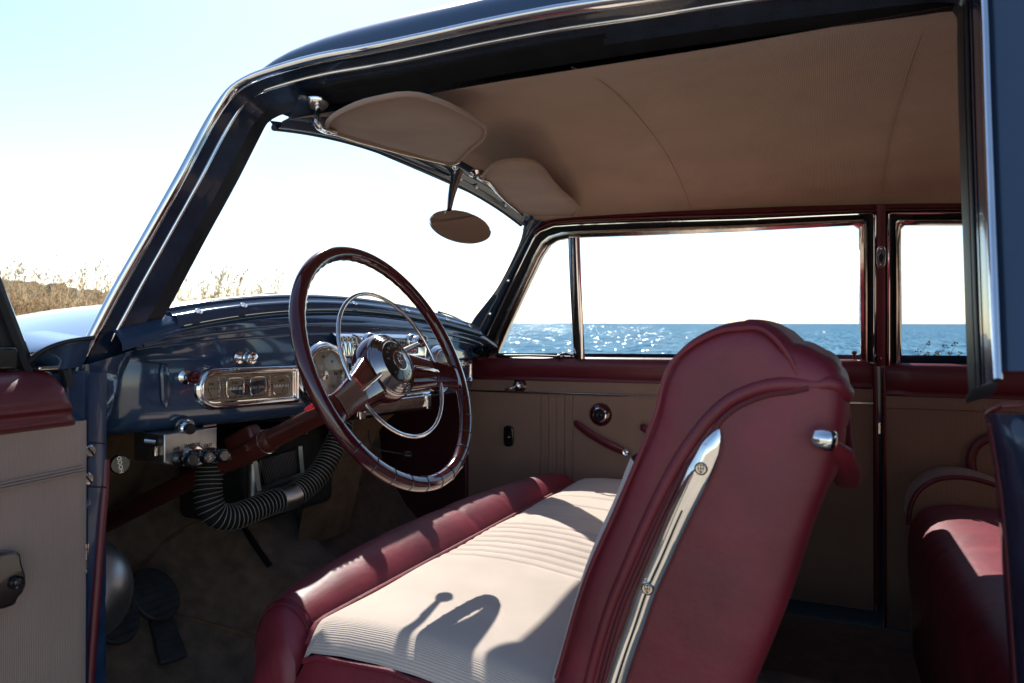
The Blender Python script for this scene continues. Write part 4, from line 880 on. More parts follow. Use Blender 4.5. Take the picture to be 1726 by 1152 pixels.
for y in yi:
    d = min(y - Y0s, Y1s - y); k = max(0, 1 - d / .05); f_ = pleat(y) * (1 - k) + .0012 * math.sin(y * 23 + 2)
    rows.append([V(x + (.012 * k if x < -.54 else 0), y, z + f_ * (0 if x < -.552 else 1) - .034 * k ** 2.2) for x, z in ins_])
MB().grid(rows).build('seat_insert', SEATC, fs, smooth=80)
pp_ = [V(-.5575 + .012 * max(0, 1 - min(y - Y0s, Y1s - y) / .05), y, -.4655 - .034 * max(0, 1 - min(y - Y0s, Y1s - y) / .05) ** 2.2) for y in ye[2:-2]]
MB().tube(pp_, .0042, 8).build('insert_piping', LEA, fs)
MB().tube([V(-.542, Y0s - .001, -.500), V(-.52, Y0s - .001, -.491), V(-.4, Y0s - .001, -.486), V(-.2, Y0s - .001, -.514)], .004, 8).build('side_piping', LEA, fs)
for off in (0, .011):                                   # twin rows of stitching round the near corner
    q_ = [bol_row(Y0s + .030 + off, bol)[i] + V(-.0005, 0, .0005) for i in range(3, 12)]
    MB().tube(cat(q_, 40), .0014, 6).build('corner_stitching', PIPE, fs)

# backrest of the driver's half: its end profile traced on the photo
YS = -.603
def S1(px, py): p = P(px, py, 'y', YS); return (p[0], p[2])
def S2(px, py): p = P(px, py, 'y', -.05); return (p[0], p[2])
front = [S1(*p) for p in [(880, 1290), (905, 1215), (931, 1140), (955, 1055), (980, 975), (1005, 915), (1030, 860), (1057, 790), (1080, 742), (1095, 705), (1103, 672), (1109, 646), (1121, 617), (1139, 591), (1160, 573), (1183, 560), (1215, 547), (1249, 541), (1277, 545), (1302, 556), (1322, 574)]]
rear = [S2(1399, 601), S2(1412, 622), S2(1413, 650), S2(1403, 701), S2(1381, 761), S2(1354, 844), S2(1321, 926), S2(1293, 997), S2(1249, 1135), S2(1215, 1250)]
prof = resample(cat([V(x, z) for x, z in front + rear], 300), 280)
pc = sum(prof) / len(prof)
def inset(pr_, d_):
    out = []; n_ = len(pr_)
    for i in range(n_):
        a_, b_ = pr_[max(0, i - 6)], pr_[min(n_ - 1, i + 6)]; t_ = unit(b_ - a_); nrm = V(t_[1], -t_[0]); out.append(pr_[i] + nrm * d_)
    return out
if (inset(prof, .01)[120] - pc) @ (inset(prof, .01)[120] - pc) > (prof[120] - pc) @ (prof[120] - pc): SG = -1
else: SG = 1
YE = -.02
secs_ = [(YS - .002, .030), (YS, .018), (YS + .003, .010), (YS + .009, .004), (YS + .018, .001), (YS + .03, 0)] + [(y, 0) for y in np.linspace(YS + .06, YE - .06, 12)] + [(YE - .03, 0), (YE - .018, .001), (YE - .009, .004), (YE - .003, .010), (YE, .018), (YE + .002, .04)]
rows = []
for y, d_ in secs_:
    sag = 0 if d_ else .0
    bul = .006 * math.sin(math.pi * (y - YS) / (YE - YS)) if d_ == 0 else 0
    aa, bb = inset(prof, SG * d_ - SG * bul), inset(prof, SG * d_ - SG * bul - SG * .0028); pk = max(range(len(prof)), key=lambda i: prof[i][1])
    rows.append([(lambda w_: V(p[0] * (1 - w_) + q_[0] * w_, y, p[1] * (1 - w_) + q_[1] * w_))(abs(math.sin(math.pi * (i - pk) / 5.5)) ** .4 if (pk < i < pk + 44 and d_ == 0) else 0) for i, (p, q_) in enumerate(zip(aa, bb))])
b = MB().grid(rows); 
b.add(rows[0], [tuple(range(len(rows[0])))]); b.add(rows[-1], [tuple(range(len(rows[0])))])
br = b.build('seat_backrest', LEA, car, smooth=75); tag(br, 'driver side seat backrest with chrome side trim')
def onend(px, y=YS - .002): return [P(a_, b_, 'y', y) for a_, b_ in px]
fat = [(1352, 641), (1320, 648), (1293, 651), (1262, 660), (1232, 674), (1205, 696), (1180, 724), (1158, 754), (1138, 786), (1118, 822), (1084, 893), (1055, 960), (1030, 1020), (1008, 1090), (990, 1160), (975, 1230)]
_s = S2(1413, 632); fp = [V(_s[0] + .001, y_, _s[1]) for y_ in np.linspace(-.06, YS + .045, 8)] + [V(_s[0] - .002, YS + .018, _s[1] + .001)] + onend([(1402, 645), (1390, 649), (1372, 649)], YS + .004) + onend(fat[1:])
fpc = cat(fp, 120)
MB().tube([p + V(0, .0015, 0) for p in fpc], [.0095 - .0035 * k / 119 for k in range(120)], 14).build('backrest_roll', LEA, br)
fp2 = onend([(a_ + 18 - (0 if b_ > 700 else 8), b_ + (13 if b_ < 760 else 3)) for a_, b_ in fat])
MB().tube(cat(fp2, 80), .0032, 8).build('roll_piping', PIPE, br)
fr2 = onend([(a_ + dx, b_ + dy) for (a_, b_), dx, dy in zip([(931, 1140), (980, 975), (1030, 860), (1080, 742), (1101, 685), (1109, 650), (1121, 619), (1139, 594), (1183, 564), (1215, 552), (1249, 548)], [7] * 6 + [6, 5, 3, 2, 0], [3] * 6 + [4, 5, 6, 6, 6])], YS + .001)
hp_ = fr2 + onend([(1277, 553), (1300, 566), (1320, 588), (1336, 614), (1345, 638)], YS + .001)
MB().tube(cat(hp_, 110), .0028, 8).build('edge_piping', LEA, br)
# beige cloth face
i0, i1 = 9, next(i for i, p in enumerate(prof) if p[1] > -.20)
rows = []
pf = inset(prof, -SG * .004)
for y in np.linspace(YS + .03, YE - .02, 60):
    e = min(y - YS - .03, YE - .02 - y); k = max(0, 1 - e / .02)
    rows.append([V(p[0], y, p[1]) for p in inset(prof, -SG * (.010 * (1 - k ** 2) ))[i0:i1]])
MB().grid(rows).build('backrest_insert', SEATC, br, smooth=80)
# the passenger's half, same build mirrored across the car
rows2 = [[V(p[0], -p[1], p[2]) for p in r_] for r_ in [[V(q_[0] - .0, q_[1], q_[2] - .012) for q_ in r2] for r2 in ([[V(p[0], y, p[1]) for p in inset(prof, SG * d_)] for y, d_ in secs_])]]
b = MB().grid(rows2); b.add(rows2[0], [tuple(range(len(rows2[0])))]); b.add(rows2[-1], [tuple(range(len(rows2[0])))])
b2 = b.build('seat_backrest', LEA, car, smooth=75); tag(b2, 'passenger side seat backrest mostly behind the driver side one')
rows = [[V(p[0], -y, p[2] - .012) for p in [V(c[0], 0, c[1]) for c in inset(prof, -SG * .009)[i0:i1]]] for y in np.linspace(YS + .03, YE - .02, 8)]
MB().grid(rows).build('backrest_insert', SEATC, b2, smooth=80)
# chrome side trim with two emblem buttons
cs = onend([(1212, 724), (1207, 736), (1198, 756), (1186, 783), (1165, 826), (1140, 880), (1117, 934), (1091, 992), (1072, 1048), (1054, 1100), (1038, 1152), (1022, 1210)], YS - .006)
cw = cat(cs, 60); rr_ = [np.interp(k / 59, [0, .02, .06, .15, .4, 1], [.001, .006, .0115, .0140, .0118, .0112]) for k in range(60)]
tr = MB().tube(cw, rr_, 18, flat=.5, up=unit(np.cross(cw[40] - cw[20], (0, 1, 0)))).build('chrome_side_trim', CHR, br)
MB().tube([p + V(-.0062, -.0040, .0) for p in cw[9:]], .0024, 8).build('trim_rib', CHR, tr)
MB().tube([p + V(.0066, -.0034, .0) for p in cw[12:]], .0018, 8).build('trim_rib', CHR, tr)
MB().tube([p + V(.0012, -.0060, .0) for p in cw[16:]], .0012, 6).build('trim_groove', DRK, tr)
for px, py in ((1182, 790), (1092, 992)):
    o_ = P(px, py, 'y', YS - .013)
    bt = MB().lathe([(.0068, -.003), (.0068, .003), (.0060, .0042), (.0052, .003), (0, .0032)], o_, (0, -1, 0), 28).build('trim_button', CHRW, tr)
    m_ = MB(); m_.tube([o_ + V(a_, -.0036, b_) for a_, b_ in ((-.003, .0035), (0, .0042), (.003, .0035), (.0026, -.001), (0, -.0045), (-.0026, -.001))], .0004, 5, closed=True)
    m_.tube([o_ + V(0, -.0036, .004), o_ + V(0, -.0036, -.0042)], .0004, 5); m_.tube([o_ + V(-.003, -.0036, .0006), o_ + V(.003, -.0036, .0006)], .0004, 5); m_.build('button_emblem', INK, bt)
# assist strap on the seat's back, in chrome brackets
o_ = P(1390, 741, 'y', -.618)
kb = MB().lathe([(.004, -.012), (.0100, -.010), (.0120, -.002), (.0110, .007), (.007, .011), (0, .012)], o_, (.9, -.2, -.1), 18)
kb.build('strap_bracket', CHR, br, bevel=.002)
sp = [P(1404, 748, 'y', -.60), P(1416, 772, 'y', -.57), P(1427, 797, 'y', -.52), P(1428, 812, 'y', -.44), P(1424, 790, 'y', -.24), P(1420, 730, 'y', -.17), P(1415, 672, 'y', -.13)]
MB().tube(cat(sp, 50), [.006, .010] + [.0145] * 40 + [.0135] * 6 + [.010, .006], 14, flat=.6, up=(1, 0, 0)).build('assist_strap', LEA, br)

# ================================================================== REAR SEAT
rp = [(.30, -.80), (.298, -.70), (.290, -.62), (.287, -.55), (.292, -.50), (.305, -.468), (.33, -.447), (.37, -.438), (.43, -.436), (.60, -.45), (.78, -.47)]
rows = []
RY0, RY1 = -.62, .60
for y in np.r_[RY0, RY0 + .004, RY0 + .015, RY0 + .035, np.linspace(RY0 + .06, RY1 - .07, 50), RY1 - .045, RY1 - .025, RY1 - .01, RY1 - .002, RY1]:
    d = min(y - RY0, RY1 - y); k = max(0, 1 - d / .06) ** 2.2; w = -.004 * sum(math.exp(-((y - s_) / .006) ** 2) for s_ in (.02, .17, -.2))
    rows.append([V(x + .05 * k * (1 if z > -.75 else .4), y, z - .05 * k * (1 if z > -.6 else .0) + w) for x, z in rp])
rs = MB().grid(rows).build('rear_seat', LEA, car, sub=1); tag(rs, 'burgundy leather rear bench with a sunlit edge')
rows = []
for y in np.linspace(-.6, .58, 30):
    rows.append([V(x, y, z) for x, z in ((.74, -.48), (.76, -.40), (.80, -.28), (.86, -.14), (.90, -.07), (.95, -.05), (1.02, -.07), (1.2, -.09))])
MB().grid(rows).build('rear_backrest', DOORC, rs, sub=1)

# ================================================================== DRIVER'S DOOR, standing open
DH = V(-.862, -.722, 0); DD = unit(V(.187, -.982, 0)); DN = unit(V(.982, .187, 0))   # hinge, direction outwards, inner face normal
def dd(s_, z, h=0.): return DH + DD * s_ + DN * h + V(0, 0, z)
def DP(px, py, off=0.):
    q_ = PN(px, py, DH + DN * off, DN); return (q_ - DH) @ DD, q_[2]
zt = DP(105, 627)[1]; zr = DP(137, 708)[1]; zm = DP(139, 790)[1]; s0 = DP(139, 790)[0]
sL = 1.10
ss = np.r_[s0, s0 + .002, s0 + .006, np.linspace(s0 + .02, sL, 40)]
dp = MB().grid([[dd(s_ + (.0 if k else 0), z, .012 if s_ > s0 + .004 else (.0 if s_ == s0 else .009)) for s_ in ss] for k, z in enumerate([zr, zr - .03, zm - .002, zm - .003, -.4, -.6, -.8])]).build('driver_door', DOORN, car, smooth=60); tag(dp, 'open driver door, corded tan lining under a burgundy rail')
zmm = DP(139, 788)[1]
mm = MB()
for k in range(3): mm.box((dd((s0 + sL) / 2 + .003, zmm + .004 - .004 * k, .0145)), (.004, sL - s0 - .012, .0028), np.array((DN, DD, (0, 0, 1))).T)
mm.build('door_moulding', DOORN, dp, bevel=.0009)
prof_ = [(-.03, zt + .004), (-.015, zt + .006), (.0, zt + .003), (.018, zt - .010), (.028, zt - .030), (.029, zt - .052), (.024, zr + .020), (.020, zr + .012), (.023, zr + .006), (.022, zr), (.012, zr - .005)]
sr = DP(137, 700, .02)[0]
rows = []
for s_ in np.r_[sr, sr + .003, sr + .009, sr + .018, np.linspace(sr + .03, sL, 20)]:
    e = max(0, 1 - (s_ - sr) / .018); rows.append([dd(s_ + .028 * max(0, (z - zr) / (zt - zr)) , z - .004 * e ** 2, h * (1 - .5 * e ** 2)) for h, z in prof_])
MB().grid(rows).build('belt_rail', LEAD, dp, sub=1)
MB().grid([[dd(s_, z, -.055) for s_ in (s0 - .0, .3, sL)] for z in (zt, -.3, -.8)]).build('door_skin', BLUE, dp)
MB().grid([[dd(s0 - .0005, z, h) for h in (.010, -.055)] for z in (zt, -.3, -.8)]).build('door_end', JAMB, dp)
# window frame with vent wing, in the open door
e0 = DP(60, 622, -.01); e1 = DP(0, 478, -.01)
sl_ = (e1[0] - e0[0]) / (e1[1] - e0[1])
fpth = [(e0[0], e0[1] - .01), (e0[0] + sl_ * .12, e0[1] + .12), (e0[0] + sl_ * .28, e0[1] + .28), (e0[0] + sl_ * .36 + .03, e0[1] + .355), (e0[0] + .45, e0[1] + .375), (1.02, e0[1] + .36), (1.06, e0[1] + .33), (1.07, e0[1])]
f1 = [dd(a_ + .008, b_, -.012) for a_, b_ in fpth]
wf = MB().tube(f1, .012, 8, flat=.8).build('window_frame', RUB, dp, smooth=30)
MB().tube([dd(a_ - .004, b_, -.016) for a_, b_ in fpth], .0045, 8).build('frame_bead', CHR, wf)
MB().tube([dd(a_ + .030, b_, -.012) for a_, b_ in fpth[:4]], .008, 8).build('vent_frame', RUB, wf)
MB().add([dd(a_ + .02, b_, -.014) for a_, b_ in fpth], [tuple(range(len(fpth)))]).build('window_pane', GLASS, wf)
MB().box(dd(DP(12, 610)[0], zt + .020, -.008), (.02, .03, .03), np.array((DN, DD, (0, 0, 1))).T).build('vent_latch', BAK, wf, bevel=.004)
MB().box(dd(DP(85, 624)[0], zt + .006, .0), (.02, .05, .006), np.array((DN, DD, (0, 0, 1))).T).build('sill_plate', CHRW, dp, bevel=.002)
MB().tube([dd(DP(112, 628)[0], zt + .006, -.004), dd(DP(118, 645)[0], zt - .02, -.002)], .008, 8).build('sill_rubber', RUB, dp)
# armrest pull at the left border: dark handle plate
hpx = [(-20, 935), (0, 932), (25, 928), (34, 932), (37, 950), (43, 968), (44, 985), (38, 1000), (30, 1008), (26, 1020), (10, 1026), (-20, 1032)]
MB().prism([dd(*DP(a_, b_, .03), .012) for a_, b_ in hpx], DN, .020).build('inner_handle', BAK, dp, bevel=.007, seg=4)
hc = DP(24, 981, .03); MB().lathe([(.0085, 0), (.0075, .004), (.005, .003), (.003, .005), (0, .005)], dd(hc[0], hc[1], .033), DN, 24).build('handle_screw', BAK, dp)
# hinge pillar of the body with screws, hinge plate and windlace
jr = []
for z in np.linspace(-.105, -.85, 14):
    X = -.862
    jr.append([V(X - .05, -.745, z), V(X - .006, -.742, z), V(X, -.738, z), V(X + .002, -.712, z), V(X + .002, -.688, z), V(X - .002, -.680, z), V(X - .02, -.678, z), V(X - .06, -.672, z)])
hp2 = MB().grid(jr).build('hinge_pillar', JAMB, car, smooth=40)
def JP(px, py): return P(px, py, 'x', -.858)
for px, py in ((150, 761), (146, 808)): 
    sc_ = MB().lathe([(.0095, -.001), (.0095, .002), (.007, .0045), (0, .005)], JP(px, py), (1, 0, 0), 20).build('hinge_screw', CHRW, hp2)
    MB().box(JP(px, py) + V(.0052, 0, 0), (.001, .0024, .015), np.array(((1, 0, 0), (0, .8, .6), (0, -.6, .8))).T).build('screw_slot', DRK, sc_)
MB().lathe([(.0085, -.001), (.008, .003), (0, .005)], JP(142, 850), (1, 0, 0), 16).build('pillar_bolt', JAMB, hp2)
hpl = MB().prism([JP(130, 919), JP(148, 916), JP(146, 968), JP(127, 971)], (1, 0, 0), .003).build('striker_plate', CHRW, hp2, bevel=.0008)
for py in (924, 944, 965): MB().lathe([(.0045, 0), (.0045, .003), (0, .005)], JP(138, py) + V(.003, 0, 0), (1, 0, 0), 14).build('plate_screw', ALU, hpl)
MB().box(JP(124, 1035) + V(-.0, 0, 0), (.006, .012, .026)).build('pillar_slot', DRK, hp2, bevel=.002)
for py in (748, 822): MB().tube([JP(125, py - 3) + V(.001, 0, 0), JP(178, py) + V(.001, 0, 0)], .0010, 4).build('pillar_seam', DRK, hp2)
MB().tube(cat([P(178, 775, 'x', -.866), P(176, 830, 'x', -.862), P(170, 900, 'x', -.860), P(163, 1000, 'x', -.858), P(155, 1100, 'x', -.858), P(145, 1250, 'x', -.858)], 30), .0062, 10).build('door_windlace', LEAD, hp2)
# scuttle side: blue sheet metal between the opening, the dash and the cowl
cw_ = MB(); 
L0 = cat([near(136, 618, -.012), near(120, 640, -.012), P(118, 690, 'y', -.745)], 12); L1 = cat([near(178, 606, .022), near(166, 655, .02), P(150, 745, 'y', -.71)], 12); L2 = cat([near(240, 586, .080), near(222, 625, .085), P(205, 670, 'y', -.655), P(180, 748, 'y', -.668)], 12); L3 = [p + V(-.06, .02, 0) for p in L2]; Lm = [p + V(-.05, .0, .0) for p in L0]
cw_.grid([Lm, L0, L1, L2, L3]); cw_.build('scuttle_side', BLUE, car, sub=2)

# ================================================================== HOOD, COWL AND FENDERS seen over the sill and through the windscreen
rows = []
for x, wz, hw in ((-.93, .0, .60), (-.99, -.005, .60), (-1.1, .002, .58), (-1.3, .012, .55), (-1.6, .008, .50), (-1.9, -.01, .44), (-2.2, -.05, .36), (-2.4, -.12, .28), (-2.46, -.3, .25)):
    row = []
    for t in np.linspace(-1, 1, 33):
        row.append(V(x - (.09 * (1 - t * t) if x > -1.05 else .05 * (1 - t * t)), t * hw, wz + .040 * (1 - abs(t) ** 2.4) - .05 * abs(t) ** 3))
    rows.append(row)
MB().grid(rows).build('hood', BLUE, car, sub=1)
MB().grid([[wbot(y) + V(-.002 - dx, 0, dz) for y in np.linspace(-.56, .56, 33)] for dx, dz in ((0, -.004), (.02, -.010), (.08, -.02))]).build('cowl', BLUE, car, smooth=60)
for s_ in (-1, 1):
    rows = []
    for x, zt_, yo in ((-.90, -.075, .80), (-1.0, -.070, .82), (-1.2, -.058, .86), (-1.5, -.050, .90), (-1.8, -.06, .93), (-2.1, -.10, .93), (-2.35, -.18, .90), (-2.5, -.32, .86), (-2.55, -.5, .84)):
        rows.append([V(x, s_ * y, z) for y, z in ((.52 - .02, zt_ - .030), (.60, zt_ - .012), (.68, zt_), (yo - .08, zt_ - .006), (yo - .02, zt_ - .04), (yo, zt_ - .11), (yo - .01, zt_ - .3), (yo - .02, -.9))])
    MB().grid(rows).build('front_fender', BLUE, car, sub=2)
gp = [near(120, 602, -.05), P(62, 600, 'y', -.82), P(85, 585, 'y', -.80), P(110, 577, 'y', -.78), P(160, 568, 'y', -.74)]
gap = cat([P(50, 610, 'y', -.80), P(75, 590, 'y', -.79), P(110, 577, 'y', -.77), P(160, 569, 'y', -.74)], 30)
low_ = cat([P(44, 632, 'y', -.77), P(80, 622, 'y', -.765), P(108, 622, 'y', -.76), P(140, 618, 'y', -.735)], 30)
MB().grid([[p + V(-.16, .03, .012) for p in gap], [p + V(-.02, 0, -.0) for p in gap], gap, [(a_ * .8 + b_ * .2) + V(.0, -.004, .004) for a_, b_ in zip(gap, low_)], [(a_ + b_) / 2 for a_, b_ in zip(gap, low_)], low_]).build('cowl_side', BLUE, car, sub=1)
MB().tube(gap, .0032, 8).build('cowl_seal', RUB, car)
def wiper(a_, b_, name='wiper'):
    a_, b_ = np.array(a_), np.array(b_); w_ = MB().tube(cat([a_, (a_ + b_) / 2 + V(0, 0, .004), b_], 10), .0028, 8).build(name, CHR, car); MB().tube([a_ + V(0, 0, -.005), b_ + V(0, 0, -.005)], .003, 6).build('wiper_blade', RUB, w_); return w_
wiper(P(738, 525, 'x', -.955), P(786, 545, 'x', -.93)); wiper(P(500, 500, 'x', -.975), P(553, 500, 'x', -.985))
MB().tube(cat([P(440, 503, 'x', -.99), P(446, 499, 'x', -1.0), P(470, 499, 'x', -1.0), P(520, 500, 'x', -1.0)], 14), list(np.linspace(.008, .003, 14)), 12).build('wiper_post', CHR, car)

# root placed on the ground under the cabin, the car leaning with the beach
for o in bpy.data.objects:
    if o.parent is car: o.location = (0, 0, -BASE)
car.matrix_world = LEAN @ Matrix.Translation((0, 0, BASE))

# ================================================================== THE BEACH, REEDS, HILL AND SEA (true world frame)
def wray(px, py): return np.array(LEAN.to_3x3() @ Vector(ray(px, py)))
WCAM = np.array(LEAN @ Vector(CAM)); GZ = WCAM[2] - 1.02
def WAt(px, dist, z):
    """ground point in the direction of a pixel column, dist metres away"""
    d = wray(px, 545); d = d[:2] / np.linalg.norm(d[:2]); return np.array([WCAM[0] + d[0] * dist, WCAM[1] + d[1] * dist, z])
def gmat(name, c1, c2, sc, rough=1, bump=.02):
    m = bpy.data.materials.new(name); m.use_nodes = True; t = m.node_tree; b = t.nodes['Principled BSDF']; L = t.links.new; b.inputs['Roughness'].default_value = rough; b.inputs['Specular IOR Level'].default_value = .2
    tc = t.nodes.new('ShaderNodeTexCoord'); n = t.nodes.new('ShaderNodeTexNoise'); n.inputs['Scale'].default_value = sc; n.inputs['Detail'].default_value = 10; L(tc.outputs['Object'], n.inputs[0])
    r_ = t.nodes.new('ShaderNodeValToRGB'); r_.color_ramp.elements[0].position = .35; r_.color_ramp.elements[1].position = .65; r_.color_ramp.elements[0].color = (*c1, 1); r_.color_ramp.elements[1].color = (*c2, 1)
    L(n.outputs[0], r_.inputs[0]); L(r_.outputs[0], b.inputs['Base Color'])
    bp = t.nodes.new('ShaderNodeBump'); bp.inputs['Distance'].default_value = bump; L(n.outputs[0], bp.inputs['Height']); L(bp.outputs[0], b.inputs['Normal']); return m
SAND = gmat('pale_sand', (.30, .25, .19), (.42, .36, .28), 3)
gx = []
for x in np.linspace(-60, 60, 80):
    row = []
    for y in np.r_[-60, -30, np.linspace(-12, 16, 40)]:
        z = GZ + .04 * math.sin(x * .9 + y * .5) * (abs(x) > 3) - max(0, y - 5) ** 1.5 * .085; row.append(V(x, y, z))
    gx.append(row)
gd = MB().grid(gx).build('ground', SAND); tag(gd, kind='structure')
far_g = MB().grid([[V(x, y, GZ - .15) for x in (-900, -300, -60)] for y in (-900, -200, 16)])
far_g.grid([[V(x, y, GZ - .15) for x in (-60, 900)] for y in (-900, -60)]); fg = far_g.build('terrain', SAND); tag(fg, kind='structure')
# sea
SZ = GZ - 2.6
sm = bpy.data.materials.new('sea_water'); sm.use_nodes = True; t = sm.node_tree; b = t.nodes['Principled BSDF']; L = t.links.new
b.inputs['Base Color'].default_value = (.035, .125, .20, 1); b.inputs['Roughness'].default_value = .5; b.inputs['IOR'].default_value = 1.33; 
tc = t.nodes.new('ShaderNodeTexCoord'); mp = t.nodes.new('ShaderNodeMapping'); mp.inputs['Scale'].default_value = (.45, 1.0, 1); L(tc.outputs['Object'], mp.inputs[0])
acc = None
for kind, sc, amp in (('n', .12, .5), ('n', .8, .9), ('v', (2.4, .40, 1), .75), ('v', (1.0, .16, 1), .55)):
    if kind == 'n':
        n = t.nodes.new('ShaderNodeTexNoise'); n.inputs['Scale'].default_value = sc; n.inputs['Detail'].default_value = 3; L(mp.outputs[0], n.inputs[0])
    else:
        m3 = t.nodes.new('ShaderNodeMapping'); m3.inputs['Scale'].default_value = sc; L(tc.outputs['Object'], m3.inputs[0])
        n = t.nodes.new('ShaderNodeTexVoronoi'); n.inputs['Scale'].default_value = 1; L(m3.outputs[0], n.inputs['Vector'])
    v1 = t.nodes.new('ShaderNodeVectorMath'); v1.operation = 'SUBTRACT'; v1.inputs[1].default_value = (.5, .5, .5); L(n.outputs[1], v1.inputs[0])
    v2 = t.nodes.new('ShaderNodeVectorMath'); v2.operation = 'MULTIPLY'; v2.inputs[1].default_value = (amp, amp, 0); L(v1.outputs[0], v2.inputs[0])
    if acc is None: acc = v2
    else:
        v3 = t.nodes.new('ShaderNodeVectorMath'); L(acc.outputs[0], v3.inputs[0]); L(v2.outputs[0], v3.inputs[1]); acc = v3
v4 = t.nodes.new('ShaderNodeVectorMath'); v4.inputs[1].default_value = (0, 0, 1); L(acc.outputs[0], v4.inputs[0])
v5 = t.nodes.new('ShaderNodeVectorMath'); v5.operation = 'NORMALIZE'; L(v4.outputs[0], v5.inputs[0]); L(v5.outputs[0], b.inputs['Normal'])
b.inputs['Specular IOR Level'].default_value = 0
nn = t.nodes.new('ShaderNodeTexNoise'); nn.inputs['Scale'].default_value = .35; nn.inputs['Detail'].default_value = 7; nn.inputs['Roughness'].default_value = .7
m2 = t.nodes.new('ShaderNodeMapping'); m2.inputs['Scale'].default_value = (.25, 1.6, 1); L(tc.outputs['Object'], m2.inputs[0]); L(m2.outputs[0], nn.inputs[0])
rr2 = t.nodes.new('ShaderNodeValToRGB'); rr2.color_ramp.elements[0].position = .38; rr2.color_ramp.elements[0].color = (.026, .115, .20, 1); rr2.color_ramp.elements[1].position = .64; rr2.color_ramp.elements[1].color = (.062, .20, .31, 1)
L(nn.outputs[0], rr2.inputs[0]); L(rr2.outputs[0], b.inputs['Base Color'])
gs = t.nodes.new('ShaderNodeBsdfGlossy'); gs.inputs['Roughness'].default_value = .10; L(v5.outputs[0], gs.inputs['Normal'])
ms = t.nodes.new('ShaderNodeMixShader'); ms.inputs[0].default_value = .12; L(b.outputs[0], ms.inputs[1]); L(gs.outputs[0], ms.inputs[2]); L(ms.outputs[0], t.nodes['Material Output'].inputs[0])
sea = MB().add([V(-9000, 12, SZ), V(9000, 12, SZ), V(9000, 15000, SZ), V(-9000, 15000, SZ)], [(0, 1, 2, 3)]).build('sea', sm); tag(sea, kind='structure')
# hill behind the reeds at the left
HM = gmat('scrub_hillside', (.045, .042, .02), (.10, .085, .045), .25, 1, .8)
rows = []
hc = WAt(-120, 170, GZ)
for i, x in enumerate(np.linspace(-110, 75, 90)):
    row = []
    for y in np.linspace(-60, 40, 34):
        h_ = 8.6 * math.exp(-((x + 40) / 60) ** 2) * math.exp(-(y / 30) ** 2) + 3.5 * math.exp(-((x - 18) / 30) ** 2) * math.exp(-(y / 22) ** 2)
        h_ += (.5 * math.sin(x * .5 + y * .3) + .35 * math.sin(x * 1.3 - y) + RNG.normal() * .28) * min(1, h_ / 2); row.append(h_)
    rows.append(row)
dr = wray(40, 545)[:2]; dr /= np.linalg.norm(dr); rt = np.array([-dr[1], dr[0]]) * -1
hv = []
for i, x in enumerate(np.linspace(-110, 75, 90)):
    hv.append([V(hc[0] + rt[0] * x + dr[0] * y, hc[1] + rt[1] * x + dr[1] * y, GZ - .2 + rows[i][j] * 1.25) for j, y in enumerate(np.linspace(-60, 40, 34))])
hill = MB().grid(hv).build('hill', HM); tag(hill, kind='structure')
# reeds: stems, leaves and feathery plumes
RM = bpy.data.materials.new('dry_reed'); RM.use_nodes = True; t = RM.node_tree; b = t.nodes['Principled BSDF']; L = t.links.new
tc = t.nodes.new('ShaderNodeTexCoord'); n = t.nodes.new('ShaderNodeTexNoise'); n.inputs['Scale'].default_value = 2.5; n.inputs['Detail'].default_value = 4; L(tc.outputs['Object'], n.inputs[0])
r_ = t.nodes.new('ShaderNodeValToRGB'); r_.color_ramp.elements[0].position = .35; r_.color_ramp.elements[0].color = (.25, .16, .08, 1); r_.color_ramp.elements[1].position = .65; r_.color_ramp.elements[1].color = (.55, .41, .25, 1)
L(n.outputs[0], r_.inputs[0]); L(r_.outputs[0], b.inputs['Base Color']); b.inputs['Roughness'].default_value = .8; b.inputs['Specular IOR Level'].default_value = .2
tl = t.nodes.new('ShaderNodeBsdfTranslucent'); L(r_.outputs[0], tl.inputs[0]); ms = t.nodes.new('ShaderNodeMixShader'); ms.inputs[0].default_value = .45; L(b.outputs[0], ms.inputs[1]); L(tl.outputs[0], ms.inputs[2]); L(ms.outputs[0], t.nodes['Material Output'].inputs[0])
vs, fsx = [], []
def tri(*p):
    b_ = len(vs); vs.extend([tuple(map(float, q_)) for q_ in p]); fsx.append(tuple(range(b_, b_ + len(p))))
